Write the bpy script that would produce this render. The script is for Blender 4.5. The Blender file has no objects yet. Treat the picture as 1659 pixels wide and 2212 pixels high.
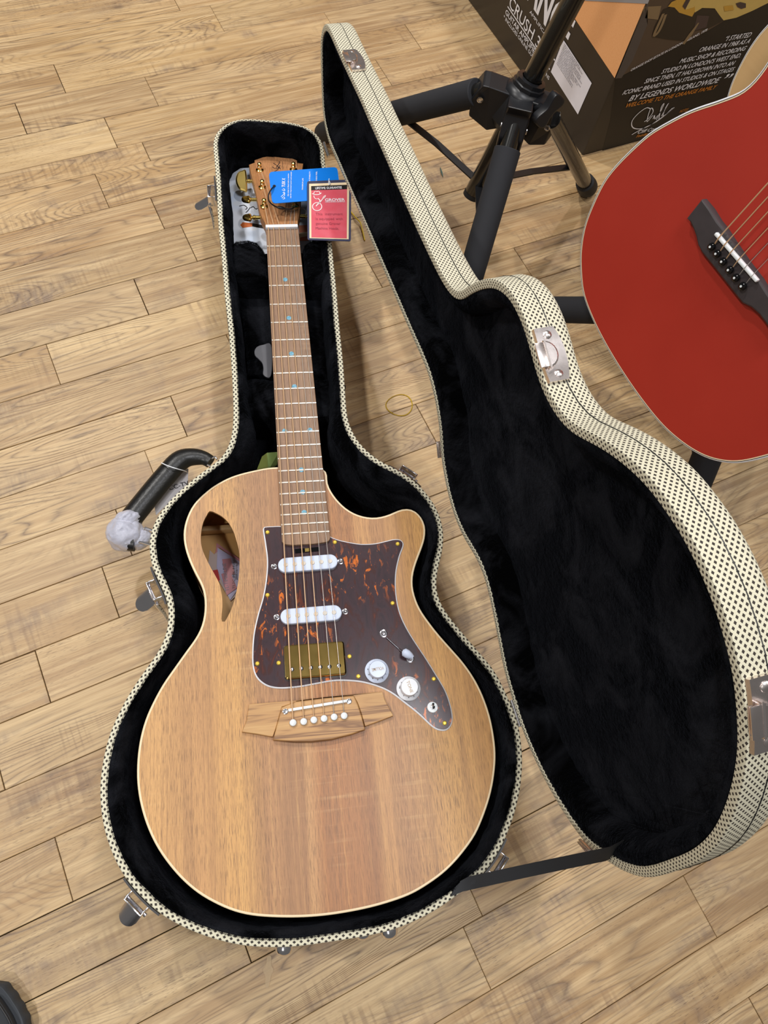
import bpy, bmesh, math, random
from mathutils import Vector, Matrix, noise
from mathutils.geometry import tessellate_polygon
random.seed(7)
S = bpy.context.scene
COL = S.collection

# ------------------------------------------------------------------ camera
CAMH = 0.915
FPX, PXC, PYC = 1641.017, 829.5, 1106.0
RC = ((0.89968583, -0.42303696, 0.10772711),
      (-0.34899046, -0.84525578, -0.40465827),
      (0.26224237, 0.32646958, -0.90810052))
cam = bpy.data.cameras.new('camera')
camo = bpy.data.objects.new('camera', cam)
COL.objects.link(camo)
S.camera = camo
cam.sensor_fit = 'VERTICAL'
cam.sensor_height = 36.0
cam.lens = FPX / 2212 * 36.0
cam.clip_start = 0.02
camo.matrix_world = Matrix((
    (RC[0][0], -RC[1][0], -RC[2][0], 0.0),
    (RC[0][1], -RC[1][1], -RC[2][1], 0.0),
    (RC[0][2], -RC[1][2], -RC[2][2], CAMH),
    (0, 0, 0, 1)))

# ------------------------------------------------------------------ world, lamps, exposure
S.view_settings.view_transform = 'Standard'
S.view_settings.look = 'None'
S.view_settings.gamma = 1.0
S.view_settings.use_curve_mapping = False
S.view_settings.exposure = -0.85
w = bpy.data.worlds.new('shop_air')
S.world = w
w.use_nodes = True
w.node_tree.nodes['Background'].inputs[0].default_value = (1.0, 0.97, 0.93, 1)
w.node_tree.nodes['Background'].inputs[1].default_value = 0.22

def lamp(x, y, size, power, z=2.9, col=(1, 0.97, 0.93), shape='DISK', sy=None):
    l = bpy.data.lights.new('ceiling_lamp', 'AREA')
    l.shape = shape
    l.size = size
    if sy: l.size_y = sy
    l.energy = power
    l.color = col
    o = bpy.data.objects.new('ceiling_lamp', l)
    COL.objects.link(o)
    o.location = (x, y, z)
    return o
lamp(-1.45, 1.15, 0.15, 66)
lamp(-0.2, 2.1, 0.15, 72)
lamp(1.3, 1.9, 0.15, 46)
lamp(-1.3, -0.9, 0.15, 56)
lamp(0.62, -0.02, 0.6, 50, shape='RECTANGLE', sy=0.6, col=(0.96, 0.97, 1.0))
lamp(2.3, -0.5, 0.15, 34)

# ------------------------------------------------------------------ pixel <-> world
CO = Vector((0, 0, CAMH))
def ray(px, py):
    a, b = (px - PXC) / FPX, (py - PYC) / FPX
    return Vector(tuple(RC[0][i] * a + RC[1][i] * b + RC[2][i] for i in range(3)))
def at(px, py, z):
    d = ray(px, py)
    t = (z - CAMH) / d.z
    return CO + d * t
def onp(px, py, P, n):
    d = ray(px, py)
    return CO + d * ((Vector(P) - CO).dot(n) / d.dot(n))

# ------------------------------------------------------------------ objects
def lin(c):
    return tuple((v / 12.92 if v <= 0.04045 else ((v + 0.055) / 1.055) ** 2.4) for v in (x / 255 for x in c))
def tag(o, label=None, cat=None, group=None, kind=None):
    if label: o['label'] = label
    if cat: o['category'] = cat
    if group: o['group'] = group
    if kind: o['kind'] = kind
    return o
def empty(name, loc, rot=None, mat=None):
    o = bpy.data.objects.new(name, None)
    COL.objects.link(o)
    o.empty_display_size = 0.05
    M = mat if mat is not None else Matrix.Translation(loc) @ (rot if rot is not None else Matrix.Identity(4))
    o.matrix_world = M
    o['_m'] = [x for r in M for x in r]
    return o
def rootM(o):
    while o.parent is not None: o = o.parent
    if '_m' in o:
        m = list(o['_m'])
        return Matrix([m[i * 4:i * 4 + 4] for i in range(4)])
    return Matrix.Identity(4)
def mk(name, vf, mat, parent=None, world=False, uv=None, smooth=True, mats=None, fm=None, loc=None, rotm=None):
    """one mesh object; world=True converts world coordinates into the parent's root frame"""
    v, f = vf
    if world and parent is not None:
        Mi = rootM(parent).inverted()
        v = [Mi @ Vector(p) for p in v]
    me = bpy.data.meshes.new(name)
    me.from_pydata([tuple(p) for p in v], [], f)
    for m in (mats or [mat]): me.materials.append(m)
    if fm:
        for p, i in zip(me.polygons, fm): p.material_index = i
    if uv:
        lay = me.uv_layers.new(name='UVMap')
        for p in me.polygons:
            for li in p.loop_indices:
                lay.data[li].uv = uv[me.loops[li].vertex_index] if not isinstance(uv, dict) else uv[li]
    me.validate()
    if smooth:
        me.set_sharp_from_angle(angle=math.radians(35))
        for p in me.polygons: p.use_smooth = len(p.vertices) < 9
    o = bpy.data.objects.new(name, me)
    COL.objects.link(o)
    if parent is not None: o.parent = parent
    if loc is not None or rotm is not None:
        o.matrix_local = Matrix.Translation(loc or (0, 0, 0)) @ (rotm or Matrix.Identity(4))
    return o
def inst(src, parent, M):
    o = src.copy()
    COL.objects.link(o)
    o.parent = parent
    o.matrix_local = M
    return o
def join(*vfs):
    V, F = [], []
    for v, f in vfs:
        b = len(V)
        V += [Vector(p) for p in v]
        F += [tuple(i + b for i in q) for q in f]
    return V, F
def xf(M, vf):
    return [M @ Vector(p) for p in vf[0]], vf[1]

def spline(pts, n, closed=True, smooth=0):
    """chord-length Catmull-Rom, resampled to n even points"""
    P = [Vector(p) for p in pts]
    m = len(P)
    dense = []
    rng = range(m) if closed else range(m - 1)
    for i in rng:
        p1, p2 = P[i], P[(i + 1) % m]
        p0 = P[(i - 1) % m] if closed or i > 0 else p1
        p3 = P[(i + 2) % m] if closed or i < m - 2 else p2
        for k in range(10):
            t = k / 10
            dense.append(0.5 * ((2 * p1) + (p2 - p0) * t + (2 * p0 - 5 * p1 + 4 * p2 - p3) * t * t + (3 * p1 - p0 - 3 * p2 + p3) * t ** 3))
    if not closed: dense.append(P[-1])
    D = dense + ([dense[0]] if closed else [])
    s = [0]
    for i in range(1, len(D)): s.append(s[-1] + (D[i] - D[i - 1]).length)
    out, j = [], 0
    for k in range(n):
        t = s[-1] * k / (n if closed else n - 1)
        while j < len(s) - 2 and s[j + 1] < t: j += 1
        u = (t - s[j]) / max(1e-9, s[j + 1] - s[j])
        out.append(D[j].lerp(D[j + 1], u))
    for _ in range(smooth):
        L = len(out)
        out = [(out[i - 1] + out[i] * 2 + out[(i + 1) % L]) / 4 if closed or 0 < i < L - 1 else out[i] for i in range(L)]
    return out
def ccw(P):
    a = sum(P[i].x * P[(i + 1) % len(P)].y - P[(i + 1) % len(P)].x * P[i].y for i in range(len(P)))
    return P if a > 0 else P[::-1]
def normals(P):
    L = len(P)
    N = []
    for i in range(L):
        t = P[(i + 1) % L] - P[i - 1]
        N.append(Vector((t.y, -t.x, 0)).normalized())
    return N
def inset(P, d, z):
    N = normals(P)
    return [Vector((P[i].x - N[i].x * (d[i] if hasattr(d, '__len__') else d), P[i].y - N[i].y * (d[i] if hasattr(d, '__len__') else d), z)) for i in range(len(P))]
def loft(loops, cap0=False, cap1=False, closed=True):
    V, F = [], []
    L = len(loops[0])
    for lp in loops: V += [Vector(p) for p in lp]
    for a in range(len(loops) - 1):
        for i in range(L if closed else L - 1):
            j = (i + 1) % L
            F.append((a * L + i, a * L + j, (a + 1) * L + j, (a + 1) * L + i))
    if cap0: F.append(tuple(range(L))[::-1])
    if cap1: F.append(tuple((len(loops) - 1) * L + i for i in range(L)))
    return V, F
def prism(P, z0, z1, bev=0.0):
    """outline P (CCW, 2D) from z0 up to z1 with a rounded top edge"""
    P = ccw([Vector((p[0], p[1], 0)) for p in P])
    lp = [inset(P, 0, z0)]
    if bev > 0:
        lp += [inset(P, 0, z1 - bev), inset(P, bev * .3, z1 - bev * .3), inset(P, bev, z1)]
    else: lp.append(inset(P, 0, z1))
    return loft(lp, True, True)
def tube(path, r, n=12, cap=True, flat=None):
    P = [Vector(p) for p in path]
    rings = []
    up = None
    for i, p in enumerate(P):
        t = ((P[min(i + 1, len(P) - 1)] - P[max(i - 1, 0)])).normalized()
        if up is None:
            up = Vector((0, 0, 1)) if abs(t.z) < .9 else Vector((1, 0, 0))
        a = t.cross(up).normalized()
        b = a.cross(t).normalized()
        up = b
        rr = r[i] if hasattr(r, '__len__') else r
        fl = flat[i] if hasattr(flat, '__len__') else (flat or 1.0)
        rings.append([p + a * (math.cos(2 * math.pi * k / n) * rr) + b * (math.sin(2 * math.pi * k / n) * rr * fl) for k in range(n)])
    return loft(rings, cap, cap)
def lathe(prof, n=24):
    lp = [[Vector((r * math.cos(2 * math.pi * k / n), r * math.sin(2 * math.pi * k / n), z)) for k in range(n)] for r, z in prof]
    return loft(lp, True, True)
def box(sx, sy, sz, bev=0.0, c=(0, 0, 0), seg=2):
    bm = bmesh.new()
    bmesh.ops.create_cube(bm, size=1)
    for v in bm.verts: v.co = Vector((v.co.x * sx, v.co.y * sy, v.co.z * sz))
    if bev: bmesh.ops.bevel(bm, geom=bm.edges[:], offset=bev, segments=seg, affect='EDGES', profile=.5)
    for v in bm.verts: v.co += Vector(c)
    bm.verts.index_update()
    V = [v.co.copy() for v in bm.verts]
    F = [tuple(v.index for v in f.verts) for f in bm.faces]
    bm.free()
    return V, F
def frame(o, x, y):
    x = Vector(x).normalized(); y = Vector(y)
    y = (y - x * x.dot(y)).normalized(); z = x.cross(y)
    return Matrix(((x.x, y.x, z.x, o[0]), (x.y, y.y, z.y, o[1]), (x.z, y.z, z.z, o[2]), (0, 0, 0, 1)))
def rodM(a, b):
    """frame at a with Z along a->b"""
    z = (Vector(b) - Vector(a)).normalized()
    x = Vector((0, 0, 1)).cross(z)
    if x.length < 1e-3: x = Vector((1, 0, 0))
    x.normalize(); y = z.cross(x)
    return Matrix(((x.x, y.x, z.x, a[0]), (x.y, y.y, z.y, a[1]), (x.z, y.z, z.z, a[2]), (0, 0, 0, 1)))

TXT = {}
def text_vf(s, bold=0.0, shear=0.0, spacing=1.0):
    k = (s, bold, shear, spacing)
    if k in TXT: return TXT[k]
    c = bpy.data.curves.new('lettering', 'FONT')
    c.body = s; c.size = 1.0; c.offset = bold; c.shear = shear; c.space_character = spacing; c.resolution_u = 3
    o = bpy.data.objects.new('lettering', c)
    COL.objects.link(o)
    dg = bpy.context.evaluated_depsgraph_get()
    me = bpy.data.meshes.new_from_object(o.evaluated_get(dg))
    V = [v.co.copy() for v in me.vertices]; F = [tuple(p.vertices) for p in me.polygons]
    bpy.data.objects.remove(o); bpy.data.curves.remove(c); bpy.data.meshes.remove(me)
    TXT[k] = (V, F)
    return V, F
def text(s, o, xdir, ydir, width=None, height=None, bold=0.0, shear=0.0, align='L', spacing=1.0, thick=0.0):
    """lettering as world geometry: baseline origin o, reading along xdir; scaled to a width and / or cap height"""
    V, F = text_vf(s, bold, shear, spacing)
    x0 = min(v.x for v in V); x1 = max(v.x for v in V)
    sx = sy = 1
    if width: sx = width / (x1 - x0); sy = sx
    if height:
        sy = height / 0.69
        if not width: sx = sy
    off = {'L': -x0, 'C': -(x0 + x1) / 2, 'R': -x1}[align]
    M = frame(o, xdir, ydir)
    return [M @ Vector(((v.x + off) * sx, v.y * sy, thick)) for v in V], F
def ribbon(path, wd, up):
    """flat stroke of width wd along a path lying in a plane of normal up"""
    P = [Vector(p) for p in path]; V, F = [], []
    for i, p in enumerate(P):
        t = (P[min(i + 1, len(P) - 1)] - P[max(i - 1, 0)]).normalized()
        s = t.cross(up).normalized() * ((wd[i] if hasattr(wd, '__len__') else wd) / 2)
        V += [p + s, p - s]
    for i in range(len(P) - 1): F.append((2 * i, 2 * i + 1, 2 * i + 3, 2 * i + 2))
    return V, F

# ------------------------------------------------------------------ materials
class NT:
    def __init__(s, name):
        s.m = bpy.data.materials.new(name); s.m.use_nodes = True
        s.t = s.m.node_tree; s.b = s.t.nodes['Principled BSDF']
    def n(s, typ, **kw):
        nd = s.t.nodes.new(typ)
        for k, v in kw.items():
            if k.startswith('_'): setattr(nd, k[1:], v)
            else:
                kk = int(k[1:]) if k[0] == 'i' and k[1:].isdigit() else k.replace('__', ' ')
                s.set(nd.inputs[kk], v)
        return nd
    def set(s, inp, v):
        if isinstance(v, bpy.types.NodeSocket): s.t.links.new(v, inp)
        elif isinstance(v, bpy.types.Node): s.t.links.new(v.outputs[0], inp)
        else: inp.default_value = v
    def math(s, op, a, b=0.0, c=0.0, clamp=False):
        nd = s.n('ShaderNodeMath', _operation=op, _use_clamp=clamp, i0=a, i1=b)
        if op in ('MULTIPLY_ADD',): s.set(nd.inputs[2], c)
        return nd.outputs[0]
    def ramp(s, fac, stops, interp='LINEAR'):
        nd = s.n('ShaderNodeValToRGB'); s.set(nd.inputs[0], fac)
        cr = nd.color_ramp; cr.interpolation = interp
        while len(cr.elements) > 1: cr.elements.remove(cr.elements[-1])
        for i, (p, c) in enumerate(stops):
            e = cr.elements[0] if i == 0 else cr.elements.new(p)
            e.position = p
            e.color = (*c, 1) if len(c) == 3 else c
        return nd.outputs[0]
    def mix(s, fac, a, b, blend='MIX'):
        nd = s.n('ShaderNodeMix', _data_type='RGBA', _blend_type=blend)
        s.set(nd.inputs[0], fac)
        for i, v in ((6, a), (7, b)):
            s.set(nd.inputs[i], (*v, 1) if isinstance(v, tuple) and len(v) == 3 else v)
        return nd.outputs[2]
    def mapv(s, vec, scale=(1, 1, 1), loc=(0, 0, 0)):
        nd = s.n('ShaderNodeMapping'); s.set(nd.inputs[0], vec)
        nd.inputs['Scale'].default_value = scale
        s.set(nd.inputs['Location'], loc)
        return nd.outputs[0]
    def noise(s, vec, scale=1, detail=2, rough=.5, dist=0.0):
        nd = s.n('ShaderNodeTexNoise', Scale=scale, Detail=detail, Roughness=rough, Distortion=dist)
        s.set(nd.inputs['Vector'], vec)
        return nd.outputs[0]
    def out(s, base=None, rough=None, metal=None, bump=None, bstr=.2, bdist=.001, **kw):
        if base is not None: s.set(s.b.inputs['Base Color'], (*base, 1) if isinstance(base, tuple) and len(base) == 3 else base)
        if rough is not None: s.set(s.b.inputs['Roughness'], rough)
        if metal is not None: s.set(s.b.inputs['Metallic'], metal)
        if bump is not None:
            nd = s.n('ShaderNodeBump', Strength=bstr, Distance=bdist); s.set(nd.inputs['Height'], bump)
            s.set(s.b.inputs['Normal'], nd.outputs[0])
        for k, v in kw.items(): s.set(s.b.inputs[k.replace('__', ' ')], v)
        return s.m
def plain(name, c, rough=.5, metal=0.0, var=.06, **kw):
    """simple procedural material: a colour with slight noise mottling"""
    t = NT(name)
    tc = t.n('ShaderNodeTexCoord')
    nz = t.noise(tc.outputs['Object'], 60, 3)
    c = lin(c)
    a = tuple(min(1, x * (1 + var)) for x in c); b = tuple(x * (1 - var) for x in c)
    return t.out(t.mix(nz, a, b), rough, metal, **kw)

# oak plank: every plank reads its own random number
def oak():
    t = NT('oak_plank')
    tc = t.n('ShaderNodeTexCoord'); oi = t.n('ShaderNodeObjectInfo')
    rnd = oi.outputs['Random']
    off = t.n('ShaderNodeCombineXYZ', i0=t.math('MULTIPLY', rnd, 91.3), i1=t.math('MULTIPLY', rnd, 57.1), i2=t.math('MULTIPLY', rnd, 33.0)).outputs[0]
    base = t.n('ShaderNodeVectorMath', _operation='ADD', i0=tc.outputs['Object'], i1=off).outputs[0]
    r2 = t.n('ShaderNodeTexWhiteNoise', _noise_dimensions='1D'); t.set(r2.inputs['W'], t.math('MULTIPLY', rnd, 517.0))
    r2 = r2.outputs[0]
    # cathedral / straight grain lines: contour lines of a stretched noise field
    g = t.noise(t.mapv(base, (1.5, 11, 1)), 1, 2, .45, .25)
    freq = t.math('MULTIPLY_ADD', r2, 40.0, 34.0)
    ph = t.math('FRACT', t.math('MULTIPLY', g, freq))
    line = t.math('POWER', t.math('ABSOLUTE', t.math('SUBTRACT', t.math('MULTIPLY', ph, 2.0), 1.0)), 3.2)
    brk = t.noise(t.mapv(base, (26, 260, 1)), 1, 2, .6)
    line = t.math('MULTIPLY', line, t.ramp(brk, [(.34, (.15, .15, .15)), (.52, (1, 1, 1))]))
    patch = t.noise(t.mapv(base, (3.2, 9, 1)), 1, 2)
    line = t.math('MULTIPLY', line, t.ramp(patch, [(.36, (.12, .12, .12)), (.62, (1, 1, 1))]))
    fine = t.noise(t.mapv(base, (16, 640, 1)), 1, 4, .65)
    fib = t.noise(t.mapv(base, (5, 120, 1)), 1, 3, .6)
    blot = t.noise(t.mapv(base, (2.6, 7.5, 1), (3, 7, 1)), 1, 3, .5, .4)
    pore = t.noise(t.mapv(base, (120, 1100, 1)), 1, 1, .5)
    porem = t.noise(t.mapv(base, (4, 14, 1), (9, 2, 5)), 1, 1)
    pores = t.math('MULTIPLY', t.ramp(pore, [(.62, (0, 0, 0)), (.70, (1, 1, 1))]), t.ramp(porem, [(.46, (0, 0, 0)), (.66, (1, 1, 1))]))
    # saw marks across the grain, in patches
    saw = t.noise(t.mapv(base, (190, 9, 1)), 1, 1, .5)
    sawm = t.noise(t.mapv(base, (5.5, 16, 1), (1, 31, 3)), 1, 1)
    saws = t.math('MULTIPLY', t.ramp(saw, [(.48, (0, 0, 0)), (.7, (1, 1, 1))]), t.ramp(sawm, [(.56, (0, 0, 0)), (.68, (1, 1, 1))]))
    # scattered dark ticks and small knots
    vor = t.n('ShaderNodeTexVoronoi', Scale=1.0); t.set(vor.inputs['Vector'], t.mapv(base, (9, 20, 1)))
    tick = t.ramp(vor.outputs['Distance'], [(0.0, (1, 1, 1)), (.05, (.8, .8, .8)), (.13, (0, 0, 0))])
    tint = t.ramp(rnd, [(0, lin((186, 154, 108))), (.16, lin((168, 136, 94))), (.3, lin((202, 172, 126))), (.44, lin((168, 140, 100))),
                        (.6, lin((186, 150, 102))), (.74, lin((158, 132, 98))), (.88, lin((196, 164, 118))), (1, lin((176, 142, 98)))])
    c = t.mix(t.math('MULTIPLY', t.ramp(blot, [(.42, (0, 0, 0)), (.72, (1, 1, 1))]), .62), tint, lin((140, 108, 76)))
    c = t.mix(t.math('MULTIPLY', t.ramp(fib, [(.4, (0, 0, 0)), (.68, (1, 1, 1))]), .5), c, lin((226, 200, 156)))
    c = t.mix(t.math('MULTIPLY', t.ramp(fine, [(.45, (0, 0, 0)), (.75, (1, 1, 1))]), .5), c, lin((136, 102, 68)))
    stain = t.math('MULTIPLY', t.ramp(t.noise(t.mapv(base, (7, 15, 1), (5, 3, 8)), 1, 3, .6, .5), [(.56, (0, 0, 0)), (.72, (1, 1, 1))]), t.ramp(t.noise(t.mapv(base, (160, 40, 1)), 1, 2, .6), [(.3, (.3, .3, .3)), (.62, (1, 1, 1))]))
    c = t.mix(t.math('MULTIPLY', stain, .6), c, lin((104, 88, 84)))
    c = t.mix(t.math('MULTIPLY', line, .78), c, lin((92, 72, 58)))
    c = t.mix(t.math('MULTIPLY', saws, .42), c, lin((112, 84, 62)))
    c = t.mix(t.math('MULTIPLY', pores, .55), c, lin((84, 62, 48)))
    c = t.mix(t.math('MULTIPLY', tick, .6), c, lin((88, 70, 60)))
    h = t.math('SUBTRACT', t.math('MULTIPLY', fine, .5), t.math('ADD', t.math('MULTIPLY', line, .7), t.math('MULTIPLY', saws, .5)))
    return t.out(c, t.math('MULTIPLY_ADD', fib, .2, .36), bump=h, bstr=.35, bdist=.0006)

def tweed():
    t = NT('tweed_cloth')
    uv = t.n('ShaderNodeTexCoord').outputs['UV']
    sx = t.n('ShaderNodeSeparateXYZ', i0=uv)
    a = t.math('DIVIDE', sx.outputs[0], .0064); b = t.math('DIVIDE', sx.outputs[1], .0052)
    def tri(v): return t.math('ABSOLUTE', t.math('SUBTRACT', t.math('FRACT', v), .5))
    s_, d_ = tri(t.math('ADD', a, b)), tri(t.math('SUBTRACT', a, b))
    m = t.math('MAXIMUM', s_, d_)
    dot = t.ramp(m, [(.0, (1, 1, 1)), (.235, (1, 1, 1)), (.275, (0, 0, 0))])
    wv = t.noise(t.mapv(uv, (900, 900, 1)), 1, 2)
    cream = t.mix(wv, lin((222, 217, 194)), lin((203, 197, 172)))
    c = t.mix(dot, cream, lin((52, 45, 40)))
    return t.out(c, .78, bump=t.math('MULTIPLY_ADD', dot, -.8, wv), bstr=.5, bdist=.0006)
def plush():
    t = NT('black_plush')
    tc = t.n('ShaderNodeTexCoord').outputs['Object']
    big = t.noise(tc, 13, 4, .62, .9); fine = t.noise(tc, 420, 3, .7); mid = t.noise(tc, 110, 3, .6)
    c = t.mix(t.ramp(big, [(.44, (0, 0, 0)), (.66, (1, 1, 1))]), (.0012, .0012, .0013), (.014, .0148, .0185))
    h = t.math('ADD', t.math('MULTIPLY', fine, .6), t.math('MULTIPLY', mid, 1.4))
    return t.out(c, .95, bump=h, bstr=.9, bdist=.004, Sheen__Weight=.03, Sheen__Roughness=.45, Sheen__Tint=(.55, .62, .8, 1), Specular__IOR__Level=.0)
def guitarwood(name, stops, across=1.0, dark=(104, 74, 50)):
    t = NT(name)
    tc = t.n('ShaderNodeTexCoord').outputs['Object']
    sx = t.n('ShaderNodeSeparateXYZ', i0=tc)
    wob = t.noise(t.mapv(tc, (6, 1.2, 1)), 1, 2)
    xx = t.math('ADD', sx.outputs[0], t.math('MULTIPLY', t.math('SUBTRACT', wob, .5), .03))
    u = t.math('MULTIPLY_ADD', xx, 1 / .40, .5)
    base = t.ramp(u, [(p, lin(c)) for p, c in stops])
    st = t.noise(t.mapv(tc, (300 * across, 3.4, 1)), 1, 6, .7)
    st2 = t.noise(t.mapv(tc, (34 * across, 1.1, 1)), 1, 3, .6, .3)
    po = t.noise(t.mapv(tc, (1500 * across, 70, 1)), 1, 3, .62)
    pom = t.noise(t.mapv(tc, (22 * across, 2.0, 1), (3, 1, 7)), 1, 2)
    fig = t.noise(t.mapv(tc, (9, 150, 1)), 1, 2, .5)
    figm = t.noise(t.mapv(tc, (14, 6, 1)), 1, 1)
    c = t.mix(t.math('MULTIPLY', t.ramp(st2, [(.4, (0, 0, 0)), (.72, (1, 1, 1))]), .42), base, lin((138, 98, 70)))
    c = t.mix(t.math('MULTIPLY', t.ramp(st, [(.46, (0, 0, 0)), (.66, (1, 1, 1))]), .5), c, lin((140, 102, 72)))
    c = t.mix(t.math('MULTIPLY', t.ramp(st, [(.28, (1, 1, 1)), (.45, (0, 0, 0))]), .45), c, lin((216, 170, 108)))
    c = t.mix(t.math('MULTIPLY', t.math('MULTIPLY', t.ramp(fig, [(.55, (0, 0, 0)), (.72, (1, 1, 1))]), t.ramp(figm, [(.5, (0, 0, 0)), (.65, (1, 1, 1))])), .3), c, lin((226, 186, 132)))
    c = t.mix(t.math('MULTIPLY', t.math('MULTIPLY', t.ramp(po, [(.5, (0, 0, 0)), (.6, (1, 1, 1))]), t.ramp(pom, [(.34, (.35, .35, .35)), (.6, (1, 1, 1))])), .62), c, lin(dark))
    return t.out(c, .42, bump=po, bstr=.12, bdist=.0004)
def tort():
    t = NT('tortoiseshell')
    tc = t.n('ShaderNodeTexCoord').outputs['Object']
    a = t.noise(t.mapv(tc, (70, 26, 1)), 1, 5, .62, 1.3)
    b = t.noise(t.mapv(tc, (150, 60, 1), (5, 1, 0)), 1, 4, .62, .8)
    big = t.noise(t.mapv(tc, (16, 9, 1), (2, 8, 0)), 1, 2)
    c = t.ramp(a, [(.3, lin((48, 36, 42))), (.5, lin((62, 42, 48))), (.6, lin((62, 32, 30))), (.7, lin((104, 44, 26)))])
    m = t.math('MULTIPLY', t.ramp(b, [(.57, (0, 0, 0)), (.63, (1, 1, 1))]), t.ramp(big, [(.48, (0, 0, 0)), (.58, (1, 1, 1))]))
    c = t.mix(t.math('MULTIPLY', m, .85), c, lin((224, 116, 32)))
    scr = t.noise(t.mapv(tc, (40, 900, 1)), 1, 1)
    return t.out(c, .26, bump=t.noise(tc, 45, 2), bstr=.05, bdist=.001, Coat__Weight=.4, Coat__Roughness=.2, Specular__IOR__Level=.35)
def metalmat(name, c, rough, bstr=0.0, bscale=80):
    t = NT(name)
    tc = t.n('ShaderNodeTexCoord').outputs['Object']
    nz = t.noise(tc, bscale, 3)
    return t.out(lin(c), t.math('MULTIPLY_ADD', nz, .06, rough), 1.0, bump=nz, bstr=bstr, bdist=.001)
def redwood():
    t = NT('red_satin_top')
    tc = t.n('ShaderNodeTexCoord').outputs['Object']
    nz = t.noise(t.mapv(tc, (160, 160, 160)), 1, 2); big = t.noise(tc, 9, 2)
    c = t.mix(big, lin((180, 52, 38)), lin((164, 42, 30)))
    return t.out(c, t.math('MULTIPLY_ADD', nz, .1, .42), bump=nz, bstr=.05, bdist=.0005)
def palewood(name, c0, c1, axis=(3, 120, 120)):
    t = NT(name)
    tc = t.n('ShaderNodeTexCoord').outputs['Object']
    nz = t.noise(t.mapv(tc, axis), 1, 3, .6); n2 = t.noise(t.mapv(tc, tuple(x * .2 for x in axis)), 1, 2)
    return t.out(t.mix(t.math('MULTIPLY_ADD', nz, .6, t.math('MULTIPLY', n2, .4)), lin(c0), lin(c1)), .45)
def bokeh():
    t = NT('booklet_print')
    tc = t.n('ShaderNodeTexCoord').outputs['Object']
    v = t.n('ShaderNodeTexVoronoi', Scale=55.0); t.set(v.inputs['Vector'], tc)
    disc = t.ramp(v.outputs['Distance'], [(.36, (1, 1, 1)), (.42, (0, 0, 0))])
    big = t.noise(tc, 14, 2)
    c = t.mix(t.ramp(big, [(.4, (0, 0, 0)), (.65, (1, 1, 1))]), lin((232, 236, 246)), lin((178, 198, 226)))
    sep = t.n('ShaderNodeSeparateColor', i0=v.outputs['Color'])
    tone = t.mix(sep.outputs[0], lin((196, 200, 204)), lin((226, 230, 236)))
    c = t.mix(t.math('MULTIPLY', disc, .6), c, tone)
    return t.out(c, .35)
def wraps():
    t = NT('wrap_foam')
    tc = t.n('ShaderNodeTexCoord').outputs['Object']
    nz = t.noise(tc, 70, 4, .6, 1.0)
    return t.out(t.mix(nz, lin((178, 180, 198)), lin((212, 213, 228))), .4, bump=nz, bstr=.35, bdist=.002, Transmission__Weight=.25)

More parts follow.
